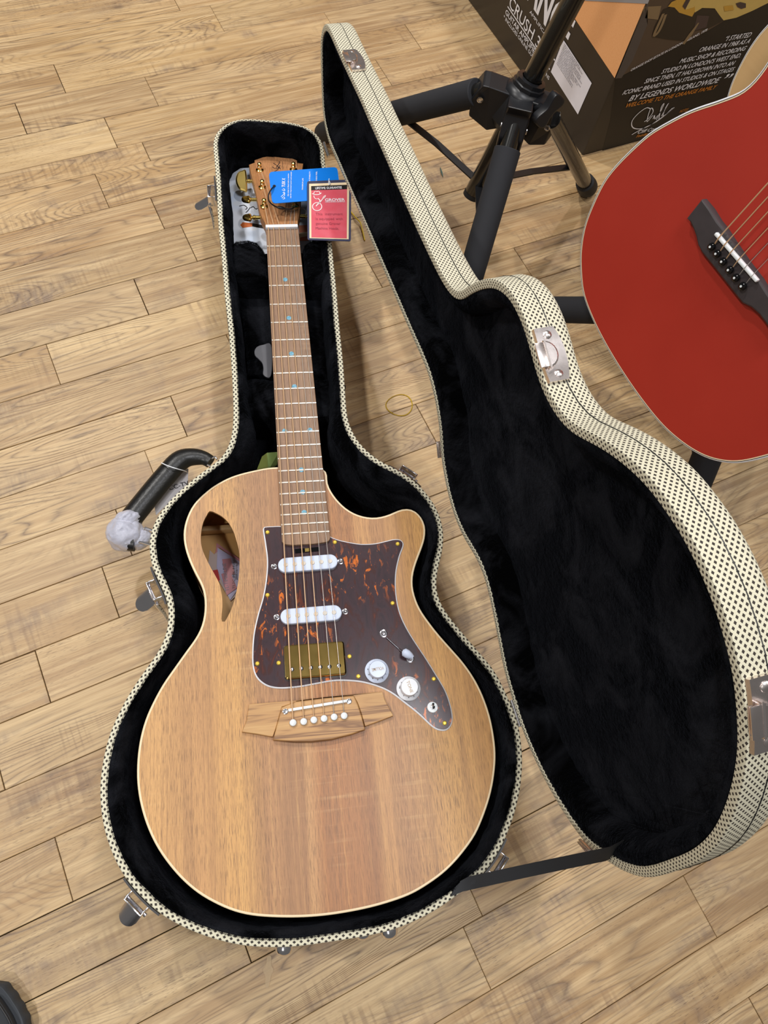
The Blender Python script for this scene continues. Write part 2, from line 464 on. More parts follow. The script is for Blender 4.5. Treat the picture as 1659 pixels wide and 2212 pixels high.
M = dict(
    oak=oak(), sub=plain('subfloor', (44, 30, 20), .9), tweed=tweed(), plush=plush(),
    top=guitarwood('maple_top', [(.0, (208, 158, 100)), (.08, (216, 166, 106)), (.2, (200, 150, 98)), (.3, (218, 166, 100)), (.36, (184, 136, 92)), (.455, (170, 124, 84)),
                                 (.47, (206, 156, 104)), (.5, (182, 124, 76)), (.62, (178, 122, 76)), (.64, (204, 152, 98)), (.7, (184, 136, 92)), (.82, (216, 164, 98)), (1, (210, 158, 100))]),
    inside=palewood('inner_wood', (214, 170, 108), (190, 142, 82), (90, 4, 1)),
    neckw=guitarwood('neck_wood', [(0, (186, 128, 78)), (1, (178, 122, 74))], 1.0),
    headw=guitarwood('headstock_veneer', [(0, (186, 128, 84)), (.5, (196, 138, 92)), (1, (206, 160, 120))], .7),
    fretb=guitarwood('fretboard_wood', [(0, (140, 110, 88)), (.5, (150, 118, 92)), (1, (140, 112, 90))], 1.3, (86, 64, 52)),
    bridgew=None, tort=tort(),
    cream=plain('cream_binding', (236, 214, 176), .4), white=plain('white_plastic', (232, 234, 240), .35),
    pickw=plain('pickup_cover', (212, 222, 244), .3), pin=plain('pearl_white_pin', (234, 238, 240), .25),  # bluish reflected light put into the white plastic of pickups and volume knob
    silver=metalmat('nickel', (206, 204, 206), .16), gold=metalmat('gold_plate', (236, 204, 118), .16), golds=plain('gold_screw', (240, 206, 84), .3, .5), goldc=metalmat('gold_cover', (236, 200, 116), .10), fretm=plain('fret_metal', (238, 228, 214), .28, .45),
    chrome=metalmat('chrome', (232, 230, 234), .14, .03, 60), catch=metalmat('catch_chrome', (236, 226, 222), .24, .08, 120),
    bronze=plain('bronze_string', (232, 192, 150), .3, .3), steel=plain('steel_string', (206, 200, 194), .25, .5),
    abalone=None, tan=plain('tan_ink', (198, 176, 150), .5), black=plain('black_plastic', (22, 23, 27), .38), tubeb=plain('black_tube', (20, 19, 18), .22, 0.0, Coat__Weight=.5),
    foam=plain('black_foam', (34, 35, 40), .85), rubber=plain('black_rubber', (24, 24, 26), .6),
    leather=None, red=redwood(), redbr=plain('dark_bridge', (62, 56, 58), .55, var=.3),
    spruce=palewood('pale_spruce', (206, 172, 122), (188, 150, 100)), sidew=palewood('side_wood', (150, 96, 62), (118, 72, 44)),
    webbing=plain('black_webbing', (30, 32, 36), .75), gloss=plain('gloss_black', (12, 12, 14), .1),
    card=plain('carton_black', (46, 40, 34), .42), cardk=plain('carton_dark', (20, 17, 16), .4), orange=None,
    blue=plain('blue_card', (0, 126, 232), .35), redc=None, ink=plain('dark_ink', (30, 28, 34), .5), inkw=plain('white_ink', (238, 238, 244), .5),
    inko=plain('orange_ink', (214, 132, 40), .5), inkg=plain('grey_ink', (132, 130, 140), .5), paper=plain('white_paper', (238, 238, 250), .5),
    ivory=plain('ivory_card', (238, 216, 180), .4), pinkink=plain('faded_red_ink', (168, 66, 84), .5), pinkw=plain('pale_pink_ink', (255, 226, 226), .5),
    lam=plain('laminate_edge', (70, 72, 96), .15), wrap=wraps(), tagw=plain('grey_card', (206, 202, 206), .5), bokeh=bokeh(),
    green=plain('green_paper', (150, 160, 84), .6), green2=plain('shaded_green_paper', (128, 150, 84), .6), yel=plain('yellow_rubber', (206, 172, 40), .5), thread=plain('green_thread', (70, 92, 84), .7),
    tab=plain('grey_vinyl', (84, 84, 90), .3), shoe=plain('grey_shoe', (40, 43, 48), .6), shoes=plain('shoe_sole', (54, 58, 64), .75),
    brownp=plain('print_road', (84, 68, 54), .42), tanp=plain('print_kerb', (138, 116, 84), .42), carp=plain('print_car_shadow', (40, 32, 24), .4), yelp=plain('print_yellow', (206, 160, 62), .42),
    yelq=plain('print_pale_yellow', (214, 184, 104), .42), greyp=plain('print_grey', (84, 76, 72), .42), purp=plain('print_plum', (72, 56, 54), .42), lgrey=plain('print_light_grey', (150, 148, 150), .45),
    labelb=plain('label_paper', (190, 184, 214), .5), labelr=plain('label_pink', (196, 130, 136), .5), labelrr=plain('label_red', (190, 40, 34), .45), tanl=plain('label_cream', (196, 176, 168), .5),
    brown=plain('dark_slot', (40, 20, 14), .4), orangew=plain('print_orange_wood', (196, 100, 44), .4),
)
def special():
    t = NT('bridge_zebrawood')
    tc = t.n('ShaderNodeTexCoord').outputs['Object']
    nz = t.noise(t.mapv(tc, (5, 90, 20)), 1, 3, .6, .8); fn = t.noise(t.mapv(tc, (20, 700, 30)), 1, 2)
    c = t.ramp(nz, [(.3, lin((214, 172, 114))), (.5, lin((196, 150, 96))), (.58, lin((122, 84, 54))), (.63, lin((196, 150, 98))), (.75, lin((170, 126, 80)))])
    M['bridgew'] = t.out(t.mix(t.math('MULTIPLY', fn, .35), c, lin((150, 110, 72))), .45)
    t = NT('abalone')
    tc = t.n('ShaderNodeTexCoord').outputs['Object']
    nz = t.noise(t.mapv(tc, (300, 900, 10)), 1, 3, .6, 1.5)
    M['abalone'] = t.out(t.ramp(nz, [(.35, lin((60, 96, 150))), (.5, lin((110, 180, 200))), (.6, lin((190, 210, 226))), (.7, lin((120, 110, 190)))]), .15)
    t = NT('black_leather')
    tc = t.n('ShaderNodeTexCoord').outputs['Object']
    nz = t.noise(t.mapv(tc, (300, 300, 300)), 1, 3)
    M['leather'] = t.out(lin((17, 17, 18)), .36, bump=nz, bstr=.3, bdist=.0008)
    t = NT('orange_basketweave')
    tc = t.n('ShaderNodeTexCoord').outputs['Object']
    nz = t.noise(t.mapv(tc, (500, 500, 500)), 1, 2)
    M['orange'] = t.out(t.mix(nz, lin((250, 190, 132)), lin((240, 168, 108))), .5)
    t = NT('guarantee_red')
    tc = t.n('ShaderNodeTexCoord').outputs['Object']
    nz = t.noise(tc, 60, 3)
    M['redc'] = t.out(t.mix(nz, lin((214, 70, 84)), lin((222, 110, 126))), .3)
special()

# ------------------------------------------------------------------ floor of oak planks
rows = [1.70, 1.645, 1.575, 1.505, 1.434, 1.3634, 1.2885, 1.2160, 1.1430, 1.0715, 1.0279, .9537, .8865, .8105, .7405, .6697, .6000, .5315,
        .4640, .3960, .3256, .2595, .1880, .1200, .0523, -.0152, -.0797, -.1470, -.2115, -.2802, -.3420, -.4080, -.4760, -.5450]
joints = [(.0979, 1.2548), (.2302, 1.1806), (.1391, 1.106), (.0894, .9889), (.3986, 1.3287), (.3436, 1.3799), (.1537, .9143), (.1786, .8499), (.0160, 1.1692),
          (.0815, .7776), (-.0644, .7047), (.0657, .5658), (.0069, .5146), (-.091, .3616), (-.2248, .0857), (-.0801, -.072), (.1353, -.184), (.1595, -.1333),
          (.3884, -.2592), (.3867, -.3585), (.5918, 1.2729), (.7243, 1.1868), (.6298, 1.1143), (.7654, .9774), (.6659, .8538), (.6562, .6328), (.4218, .7019)]
X0, X1 = -.75, 1.75
floor = mk('floor', box(X1 - X0 + .1, 2.34, .02, 0, ((X0 + X1) / 2, .575, -.0235)), M['sub'])
tag(floor, kind='structure')
rng = random.Random(11)
for ri in range(len(rows) - 1):
    y1, y0 = rows[ri], rows[ri + 1]
    js = sorted(x for x, y in joints if y0 < y < y1)
    if not js: js = [rng.uniform(X0, X0 + .6)]
    xs = list(js)
    while xs[0] > X0 + .35: xs.insert(0, xs[0] - rng.uniform(.42, .8))
    while xs[-1] < X1 - .3: xs.append(xs[-1] + rng.uniform(.42, .85))
    # long gaps between seen joints stay one plank
    xs = [X0] + [x for x in xs if X0 + .06 < x < X1 - .06] + [X1]
    for a, b in zip(xs[:-1], xs[1:]):
        g = .0002 + .0005 * rng.random() ** 2
        lx, ly = b - a - 2 * g, y1 - y0 - 2 * g
        e = .0005
        hz = .0135
        hx, hy = lx / 2, ly / 2
        V = [(-hx, -hy, -hz), (hx, -hy, -hz), (hx, hy, -hz), (-hx, hy, -hz), (-hx, -hy, -e), (hx, -hy, -e), (hx, hy, -e), (-hx, hy, -e),
             (-hx + e, -hy + e, 0), (hx - e, -hy + e, 0), (hx - e, hy - e, 0), (-hx + e, hy - e, 0)]
        F = [(3, 2, 1, 0), (8, 9, 10, 11)] + [(i, (i + 1) % 4, 4 + (i + 1) % 4, 4 + i) for i in range(4)] + [(4 + i, 4 + (i + 1) % 4, 8 + (i + 1) % 4, 8 + i) for i in range(4)]
        o = mk('plank', (V, F), M['oak'], floor, smooth=False, loc=((a + b) / 2, (y0 + y1) / 2, rng.uniform(-.0004, .0001)))

# ------------------------------------------------------------------ guitar case, lower shell
RZ = .125
case_px = [(475.4,520),(472,493),(469.5,442.5),(467,392),(462.8,341),(460,311),(462,297),(470,282),(484,269.5),(507.5,258.6),(529.5,256),(558,257.7),(592,260),(617,262.8),(642.5,267),(668,276),(684.7,289),(695,304),(700,324),(703.3,361.5),(711,450),(717,525),(721,569.5),(727,628),(733.4,705),(741.5,785),(746,851.5),(750,900),(756,921),(774,954),(802,982),(830,1001),(852,1010),(879.7,1025.7),(899.6,1041.6),(921.5,1065),(939,1089),(951,1115),(957,1139),(959,1167),(955,1195),(947,1224.6),(942,1254),(943,1278),(951,1302),(967,1328),(987,1352),(1007,1376),(1035,1408.5),(1063.4,1440.7),(1080.5,1469),(1095.7,1503),(1107,1528),(1118.4,1556.5),(1123,1579),(1128,1617),(1129,1655),(1125,1701),(1116.5,1740.7),(1107,1775),(1096,1800),(1089,1819),(1071.5,1852),(1048,1885),(1020,1909),(992,1931),(963.5,1952),(932.6,1971.7),(898,1989),(859,2006),(820,2016.5),(769,2026.6),(718.5,2034),(668,2041.8),(630,2046),(592,2047),(554,2046),(516,2041.8),(478,2033),(440,2021.5),(384.8,1998),(337.6,1969),(318,1950),(291,1923),(267.5,1894),(250.6,1864),(235.4,1827),(225,1795),(217.7,1752.6),(215,1702),(217.7,1670),(225,1628),(233.8,1592),(249,1555),(267.5,1518),(291,1479),(318,1440.5),(346.8,1400),(361,1361.5),(364.4,1334),(363,1304),(354,1279),(338,1247),(326.6,1219),(322,1187),(324,1153),(338,1118.7),(358.7,1089),(386,1061),(420.5,1031.6),(455,1006),(478,990),(490.7,970),(499,948),(503,920),(504,886.8),(501.5,819),(494.7,724),(485,632),(477,534)]
body_px = [(599,1008.8),(558.5,1014),(504,1027.8),(466,1046.8),(443.4,1063.7),(418,1089),(403.3,1118.7),(396.5,1146),(397.6,1173.6),(405.6,1203.4),(420.5,1237.8),(436.5,1267.5),(442.3,1297.3),(441,1329.4),(434,1357),(420.5,1382),(406.8,1400),(377,1442),(352,1477.6),(331.6,1514.8),(314.8,1552),(303,1594),(297,1636),(295.7,1680),(299.6,1718.8),(308,1756),(321.5,1794.8),(340,1831.9),(362,1864),(390.7,1897.7),(427.9,1929.8),(470,1954),(508,1969.6),(546,1978),(592,1981.5),(642.5,1982),(693,1979),(743.8,1972),(794.4,1962),(840,1949.5),(888,1932),(926.8,1909),(959.6,1884.9),(986.6,1857.9),(1009.7,1829),(1029,1800),(1048,1754),(1061.5,1710),(1069,1664.7),(1071,1626.8),(1067,1588.8),(1059.6,1550.8),(1046,1509),(1027,1469),(1002.6,1433),(978,1404.7),(947,1369.8),(925.4,1342),(907.5,1316),(896.6,1290),(891,1264),(892.6,1238.5),(899.6,1214.6),(909.5,1188.8),(916.5,1168.9),(919.5,1149),(917.5,1131),(907.5,1113),(893.6,1101),(877.7,1097.9),(859.8,1102),(839.9,1112),(815,1118),(809,1119),(780,1114.7),(754,1103),(734,1086),(718,1066),(706,1042),(699,1012)]
GZ = .112
NC = 480
rim = ccw(spline([at(x, y, RZ) for x, y in case_px], NC, smooth=6))
bodyw = [at(x, y, GZ) for x, y in body_px]
def nearest(p): return min(range(NC), key=lambda i: (rim[i].xy - Vector(p).xy).length)
RN = normals(rim)
# how deep the plush padding reaches inwards at every rim point
dp = []
for p in rim:
    d = min((p.xy - q.xy).length for q in bodyw)
    dp.append(max(.014, min(.027, d - .010)) if d < .075 else .017)
for _ in range(14): dp = [(dp[i - 1] + 2 * dp[i] + dp[(i + 1) % NC]) / 4 for i in range(NC)]

case = empty('guitar_case', (rim[0].x, rim[0].y, 0))
tag(case, 'open cream and black tweed guitar case lined with black plush on the wooden floor', 'case')
arc = [0.0]
for i in range(NC): arc.append(arc[-1] + (rim[(i + 1) % NC] - rim[i]).length)
k = round(arc[-1] / .0064) * .0064 / arc[-1]     # a whole number of weave repeats round the rim
def tweed_shell(prof, cap, us=1.0, vs=1.0):
    """prof: (inset, z) list; returns geometry with weave UVs"""
    loops = [inset(rim, d, z) for d, z in prof]
    V, F = [], []
    L = NC
    for lp in loops: V += lp
    vv = [0.0]
    for a, b in zip(prof[:-1], prof[1:]): vv.append(vv[-1] + math.hypot(b[0] - a[0], b[1] - a[1]))
    uvl = []
    for a in range(len(prof) - 1):
        for i in range(L):
            j = (i + 1) % L
            F.append((a * L + i, a * L + j, (a + 1) * L + j, (a + 1) * L + i))
            uvl += [(arc[i] * k, vv[a]), (arc[i + 1] * k, vv[a]), (arc[i + 1] * k, vv[a + 1]), (arc[i] * k, vv[a + 1])]
    us = round(arc[-1] * k * us / .0064) * .0064 / (arc[-1] * k)
    uvl = [(a * us, b * vs) for a, b in uvl]
    base = 0 if cap == 0 else (len(prof) - 1) * L
    poly = [V[base + i] for i in range(L)]
    tris = tessellate_polygon([poly])
    for t in tris:
        F.append(tuple(base + i for i in t)); uvl += [(V[base + i].x, V[base + i].y) for i in t]
    return (V, F), dict(enumerate(uvl))
prof = [(.012, .004), (.004, .007), (.0012, .014), (0, .03), (0, .060), (0, .10), (0, .1235), (.0004, .1246), (.0012, .125), (.004, .1252), (.0075, .1250), (.0085, .122), (.0085, .10)]
vf, uvd = tweed_shell(prof, 0)
mk('lower_shell', vf, M['tweed'], case, world=True, uv=uvd)

def fuzz(p, amp, sc=90):
    n = noise.noise_vector(p * sc)
    m = noise.noise_vector(p * sc * 3.1)
    return p + (n * amp + m * amp * .6)
def lining(depthd, zs, floor_z, amp=.0016):
    """padding from the rim inwards; zs: (fraction of depth, z)"""
    loops = []
    for fr, z in zs:
        loops.append([fuzz(q, amp if fr > .28 else .0006) for q in inset(rim, [.0068 + (d - .0068) * fr for d in depthd], z)])
    vf = loft(loops)
    L = NC; base = (len(loops) - 1) * L
    tris = tessellate_polygon([[Vector((v.x, v.y, 0)) for v in loops[-1]]])
    return vf[0], vf[1] + [tuple(base + i for i in t) for t in tris]
lz = [(0, .1235), (.02, .1262), (.12, .1278), (.3, .1275), (.5, .1255), (.7, .122), (.86, .1165), (.96, .108), (1.0, .096), (1.02, .075), (1.04, .050), (1.06, .026)]
mk('plush_lining', lining(dp, lz, .024), M['plush'], case, world=True)

def pile(loops_fn, n, seed, ln=.0042):
    """short blades of pile standing on a surface: sample points and normals"""
    r = random.Random(seed); V, F = [], []
    for _ in range(n):
        p, nn = loops_fn(r)
        d = (nn + Vector((r.uniform(-.7, .7), r.uniform(-.7, .7), r.uniform(-.7, .7)))).normalized()
        s = d.cross(Vector((r.uniform(-1, 1), r.uniform(-1, 1), r.uniform(-1, 1)))).normalized() * .00016
        b = len(V); l = ln * r.uniform(.5, 1.1)
        V += [p - s, p + s, p + d * l]; F.append((b, b + 1, b + 2))
    return V, F
def rim_sample(r):
    i = r.randrange(NC); f = r.random() ** 1.5 * .5
    q = rim[i].lerp(rim[(i + 1) % NC], r.random()) - RN[i] * (.0062 + (dp[i] - .0068) * f)
    return Vector((q.x, q.y, .1268)), (RN[i] * (.9 - 2 * f) + Vector((0, 0, 1))).normalized()
tag(mk('plush_pile', pile(rim_sample, 40000, 3, .0019), M['plush'], case, world=True, smooth=False), kind='stuff')

# plush blocks across the neck channel
def pblock(px, z0, z1, bev, seed, n=90):
    P = ccw(spline([at(x, y, z1) for x, y in px], n, smooth=2))
    lp = [inset(P, 0, z0), inset(P, 0, (z0 + z1) / 2), inset(P, 0, z1 - bev), inset(P, bev * .12, z1 - bev * .5), inset(P, bev * .5, z1 - bev * .12), inset(P, bev, z1)]
    V, F = loft(lp)
    V = [fuzz(v, .0016, 80) if v.z > z0 + .001 else v for v in V]
    base = 5 * n
    F += [tuple(base + i for i in t) for t in tessellate_polygon([[Vector((v.x, v.y, 0)) for v in lp[-1]]])]
    return V, F
for px in ([(497,528),(508,519),(535,516),(556,522),(568,536),(577,552),(582,598),(560,602),(512,600),(500,585)],
           [(655,528),(668,519),(690,519),(707,530),(714,552),(716,585),(708,602),(690,607),(664,604),(658,590)]):
    mk('neck_cradle', pblock(px, .026, .118, .012, 1), M['plush'], case, world=True)
mk('neck_cradle', pblock([(566,545),(664,545),(668,600),(572,600)], .026, .088, .008, 5, 60), M['plush'], case, world=True)
def pile_top(px, z, seed, n):
    P = [at(x, y, z) for x, y in px]
    c = sum(P, Vector()) / len(P)
    def f(r):
        i = r.randrange(len(P)); q = P[i].lerp(P[(i + 1) % len(P)], r.random()).lerp(c, .10 + r.random() ** 2 * .7) - Vector((0, 0, .002))
        return q, Vector(((q - c).x * 12, (q - c).y * 12, .6)).normalized()
    return pile(f, n * 3, seed, .0030)
tag(mk('plush_pile', join(pile_top([(497,528),(508,519),(535,516),(556,522),(568,536),(577,552),(582,598),(512,600),(500,585)], .116, 8, 3500),
                          pile_top([(655,528),(668,519),(690,519),(707,530),(714,552),(716,585),(708,602),(664,604)], .116, 9, 3500)), M['plush'], case, world=True, smooth=False), kind='stuff')
sl = mk('storage_box_lid', pblock([(514,606),(600,603),(700,606),(722,700),(736,800),(736,806),(620,806),(536,808),(533,800),(524,700)], .026, .078, .006, 2, 140), M['plush'], case, world=True)
tabp = [at(x, y, .0805) for x, y in [(586,746),(568,744.5),(555,749),(549.5,758),(551,768),(558,775),(566,784),(568.5,795),(569,810),(586,810)]]
mk('pull_tab', prism(spline(tabp, 60), .0785, .0805, .0006), M['tab'], sl, world=True)
mk('neck_block', pblock([(512,818),(620,815),(738,815),(742,850),(748,893),(735,903),(700,896),(620,900),(540,893),(515,905),(508,890)], .026, .092, .012, 4, 160), M['plush'], case, world=True)

# hinges of the lid
HA = at(707.75, 320, RZ) - Vector((0, 0, .0036)); HB = at(1110.3, 1540, RZ) - Vector((0, 0, .0036))
HX = (HB - HA).normalized()
for x, y in ((705, 324), (1114.5, 1541)):
    p = at(x, y, .1225)
    prf = [(.0, -.014), (.0026, -.014)]
    for s in (-.0138, -.0050, -.0046, .0046, .0050, .0138): prf += [(.0026 if abs(s) != .0048 else .0022, s)]
    v1 = xf(rodM(p, p + HX), lathe([(.0004, -.0142), (.0026, -.0140), (.0026, -.0052), (.0021, -.0049), (.0026, -.0046), (.0026, .0046), (.0021, .0049), (.0026, .0052), (.0026, .0140), (.0004, .0142)], 14))
    nn = Vector((HX.y, -HX.x, 0)); nn = nn if nn.x < 0 else -nn
    v2 = xf(frame(p + nn * .0022 - Vector((0, 0, .010)), HX, (0, 0, 1)), box(.028, .018, .0012, .0003))
    mk('hinge', v1, M['chrome'], case, world=True)

# draw latches on the wall
def wallframe(i, z):
    t = (rim[(i + 1) % NC] - rim[i - 1]).normalized()
    return frame(Vector((rim[i].x, rim[i].y, z)) , t, RN[i])
latch_px = [(464, 400), (343, 1264), (303, 1938), (1071, 1852), (874, 1022)]
latch_i = [nearest(at(x, y, RZ)) for x, y in latch_px]
def curved_plate(i, half, z0, z1, th, off, bow=0.0):
    """plate hugging the wall over arc +-half; from z0 to z1"""
    sp = (rim[(i + 1) % NC] - rim[i]).length
    pts = []
    for q in range(-6, 7):
        x = half * q / 6 / sp
        a = math.floor(x); f = x - a
        A_, B_ = (i + a) % NC, (i + a + 1) % NC
        pts.append((rim[A_].lerp(rim[B_], f), RN[A_].lerp(RN[B_], f).normalized()))
    bw = [bow * (1 - ((q - 6) / 6) ** 2) for q in range(13)]
    lo = [[Vector((p.x + n.x * o, p.y + n.y * o, z + (bw[e_] if z > (z0 + z1) / 2 else 0))) for e_, (p, n) in enumerate(pts)] for o, z in ((off, z0), (off + th, z0 + .0008), (off + th, z1 - .0010), (off + th * .3, z1))]
    L = len(pts)
    V = [v for l in lo for v in l]; F = []
    for a in range(4):
        b = (a + 1) % 4
        for q in range(L - 1): F.append((a * L + q, a * L + q + 1, b * L + q + 1, b * L + q))
    F += [(0, L, 2 * L, 3 * L), (L - 1, 4 * L - 1, 3 * L - 1, 2 * L - 1)]
    return V, F
def halfdisc(r, ln, th, n=14):
    """tongue: straight part of length ln then a half round of radius r, in local XY (Y away from the wall)"""
    P = [Vector((r, 0, 0)), Vector((r, ln, 0))] + [Vector((r * math.cos(a), ln + r * math.sin(a), 0)) for a in [math.pi * q / n for q in range(1, n)]] + [Vector((-r, ln, 0)), Vector((-r, 0, 0))]
    return prism(P, -th / 2, th / 2, th * .3)
def tongue(r, ln, k_=22.0, th=.0012):
    V, F = [], []
    nx, ny_ = 12, 8
    for s_ in (th / 2, -th / 2):
        for a in range(nx + 1):
            x = -r + 2 * r * a / nx
            L_ = ln + math.sqrt(max(0, r * r - x * x))
            for b in range(ny_ + 1): V.append(Vector((x, L_ * b / ny_, s_ - k_ * x * x + .001)))
    m_ = (nx + 1) * (ny_ + 1)
    for a in range(nx):
        for b in range(ny_):
            q = a * (ny_ + 1) + b
            F += [(q, q + ny_ + 1, q + ny_ + 2, q + 1), (m_ + q + 1, m_ + q + ny_ + 2, m_ + q + ny_ + 1, m_ + q)]
    rim_ = [a * (ny_ + 1) for a in range(nx + 1)] + [nx * (ny_ + 1) + b for b in range(1, ny_ + 1)] + [a * (ny_ + 1) + ny_ for a in range(nx - 1, -1, -1)] + [b for b in range(ny_ - 1, 0, -1)]
    for i_ in range(len(rim_)):
        a, b = rim_[i_], rim_[(i_ + 1) % len(rim_)]
        F.append((b, a, a + m_, b + m_))
    return V, F
for li, i in enumerate(latch_i):
    Mw = wallframe(i, 0)       # X tangent, Y outward, Z up/down
    if Mw.col[2].z < 0: Mw = frame(Mw.translation, -Mw.col[0].xyz, Mw.col[1].xyz)
    plate = curved_plate(i, .023, .098, .1215, .0028, .0002)
    lt = mk('latch', plate, M['chrome'], case, world=True)
    b0, b1, zc = .003, .0125, .108
    br = join(box(.022, .0012, .017, .0003, (0, b1, zc)), box(.0012, b1 - b0, .017, .0003, (-.0105, (b0 + b1) / 2, zc)), box(.0012, b1 - b0, .017, .0003, (.0105, (b0 + b1) / 2, zc)),
              xf(Matrix.Translation((-.0135, b1 - .001, zc - .006)) @ Matrix.Rotation(math.pi / 2, 4, 'Y'), lathe([(.0006, 0), (.0018, .0004), (.0018, .0266), (.0006, .027)], 10)))
    mk('latch_bracket', xf(Mw, br), M['chrome'], lt, world=True)
    tilt = .62 if li in (0, 1) else (.7 if li == 2 else 1.45)
    tg = xf(Matrix.Translation((0, b1 + .001, zc - .007)) @ Matrix.Rotation(-tilt, 4, 'X'), tongue(.0100, .013))
    mk('latch_tongue', xf(Mw, tg), M['chrome'], lt, world=True)
    if li in (0, 1):
        sx = 1 if (Mw.col[0].xyz.y < 0) else -1
        hk = tube([(sx * .009, b1 + .001, zc - .007), (sx * .013, b1 - .001, zc - .012), (sx * .019, b1 - .003, zc - .022), (sx * .026, b1 - .003, zc - .036)], [.0016, .0026, .0022, .0011], 10)
        mk('latch_hook', xf(Mw, hk), M['chrome'], lt, world=True)
# bumper feet on the tail end
for x, y, z in ((612, 2050, .110), (848, 2011, .110), (790, 2031, .070)):
    i = nearest(at(x, y, RZ))
    dome = [(.0082, -.001), (.0082, .0025), (.0074, .0056), (.0052, .0078), (.0024, .0088), (.0003, .0090)]
    mk('bumper_foot', xf(rodM(Vector((rim[i].x, rim[i].y, z)), Vector((rim[i].x, rim[i].y, z)) + RN[i]), lathe(dome, 18)), M['chrome'], case, world=True)
# seam stitching along the lower wall
def stitches(z, off, n0=0, step=3):
    parts = []
    for i in range(0, NC, step):
        a = rim[i] + RN[i] * off; b = rim[(i + step) % NC] + RN[(i + step) % NC] * (off - .0003)
        parts.append(tube([Vector((a.x, a.y, z)), Vector((b.x, b.y, z + .0004))], .00042, 5, False))
    return join(*parts)
tag(mk('stitching', stitches(.095, .0004), M['black'], case, world=True), kind='stuff')

# ------------------------------------------------------------------ lid, modelled closed and swung 90 degrees about the hinge line
ROT = Matrix.Translation(HA) @ Matrix.Rotation(-math.pi / 2, 4, HX) @ Matrix.Translation(-HA)
Mroot = rootM(case).inverted()
LT = .034
lprof = [(.0085, .150), (.0085, .128), (.0075, .1252), (.004, .1250), (.0012, .1252), (.0004, .1256), (0, .1266), (0, .136), (0, .148), (0, RZ + LT - .006), (.001, RZ + LT - .003), (.003, RZ + LT - .0008), (.007, RZ + LT)]
vf, uvd = tweed_shell(lprof, 1, 1.2, 1.22)
lid = mk('lid', vf, M['tweed'], case, uv=uvd)
lid.matrix_local = Mroot @ ROT
ld = [.024] * NC
llz = [(0, .1300), (.05, .1272), (.16, .1262), (.35, .1264), (.6, .1285), (.85, .133), (1.0, .139), (1.06, .146), (1.1, .151)]
mk('lid_lining', lining(ld, llz, .15, .0014), M['plush'], lid)
padP = inset(rim, .052, .1505)
def pad():
    lp = [inset(rim, .034, .1512), [fuzz(v, .002, 60) for v in inset(rim, .040, .1475)], [fuzz(v, .002, 60) for v in inset(rim, .047, .1465)]]
    V, F = loft(lp)
    F += [tuple(2 * NC + i for i in t) for t in tessellate_polygon([[Vector((v.x, v.y, 0)) for v in lp[-1]]])]
    return V, F
def lid_sample(r):
    i = r.randrange(NC); f = r.random() ** 1.5 * .6
    q = rim[i].lerp(rim[(i + 1) % NC], r.random()) - RN[i] * (.0078 + .0160 * f)
    return Vector((q.x, q.y, .1266)), (RN[i] * (.9 - 2 * f) - Vector((0, 0, 1))).normalized()
tag(mk('lid_plush_pile', pile(lid_sample, 34000, 5, .0014), M['plush'], lid, smooth=False), kind='stuff')
tag(mk('lid_stitching', stitches(RZ + LT * .5, .0004), M['black'], lid), kind='stuff')
# catch plates at the same rim points as the latches
def proj(P):
    q = P - CO
    c = [sum(RC[r][k_] * q[k_] for k_ in range(3)) for r in range(3)]
    return Vector((PXC + FPX * c[0] / c[2], PYC + FPX * c[1] / c[2]))
lidpx = [proj(ROT @ Vector((p.x, p.y, RZ + .012))) for p in rim]
for tx_ in [(768, 130), (1200, 770), (1636, 1545), (953, 968), (1268, 1820)]:
    i = min(range(NC), key=lambda q: (lidpx[q] - Vector(tx_)).length)
    pl = curved_plate(i, .0225, .1268, .1445, .0030, .0002, .0045)
    Mw = wallframe(i, 0)
    if Mw.col[2].z < 0: Mw = frame(Mw.translation, -Mw.col[0].xyz, Mw.col[1].xyz)
    bulge = [Vector((.011 * math.cos(a), 0, 0)) + Vector((0, .010 * math.sin(a), 0)) for a in [math.pi * q / 12 for q in range(13)]]
    d1 = xf(Mw @ Matrix.Translation((0, .0022, .1300)) @ Matrix(((1, 0, 0, 0), (0, 0, 1, 0), (0, 1, 0, 0), (0, 0, 0, 1))), prism([(p.x, p.y) for p in bulge], 0, .0058, .0016))
    hook = xf(Mw, join(box(.020, .0048, .0016, .0005, (0, .0046, .1300)), box(.020, .0014, .0075, .0006, (0, .0066, .1268)), box(.018, .001, .003, .0004, (0, .0036, .1255))))
    sp_ = (rim[(i + 1) % NC] - rim[i]).length
    sc = []
    for sx in (-.0165, .0165):
        ii = (i + round(sx / sp_)) % NC
        c_ = Vector((rim[ii].x, rim[ii].y, .1370)) + RN[ii] * .0030
        sc.append(xf(rodM(c_, c_ + RN[ii]), lathe([(.0036, -.0002), (.0034, .0007), (.0020, .0015), (.0003, .0017)], 14)))
    edge = xf(Mw, box(.0016, .0026, .018, .0006, (.0225, .0022, .1375)))
    mk('catch_plate', join(pl, d1, hook, *sc), M['catch'], lid)

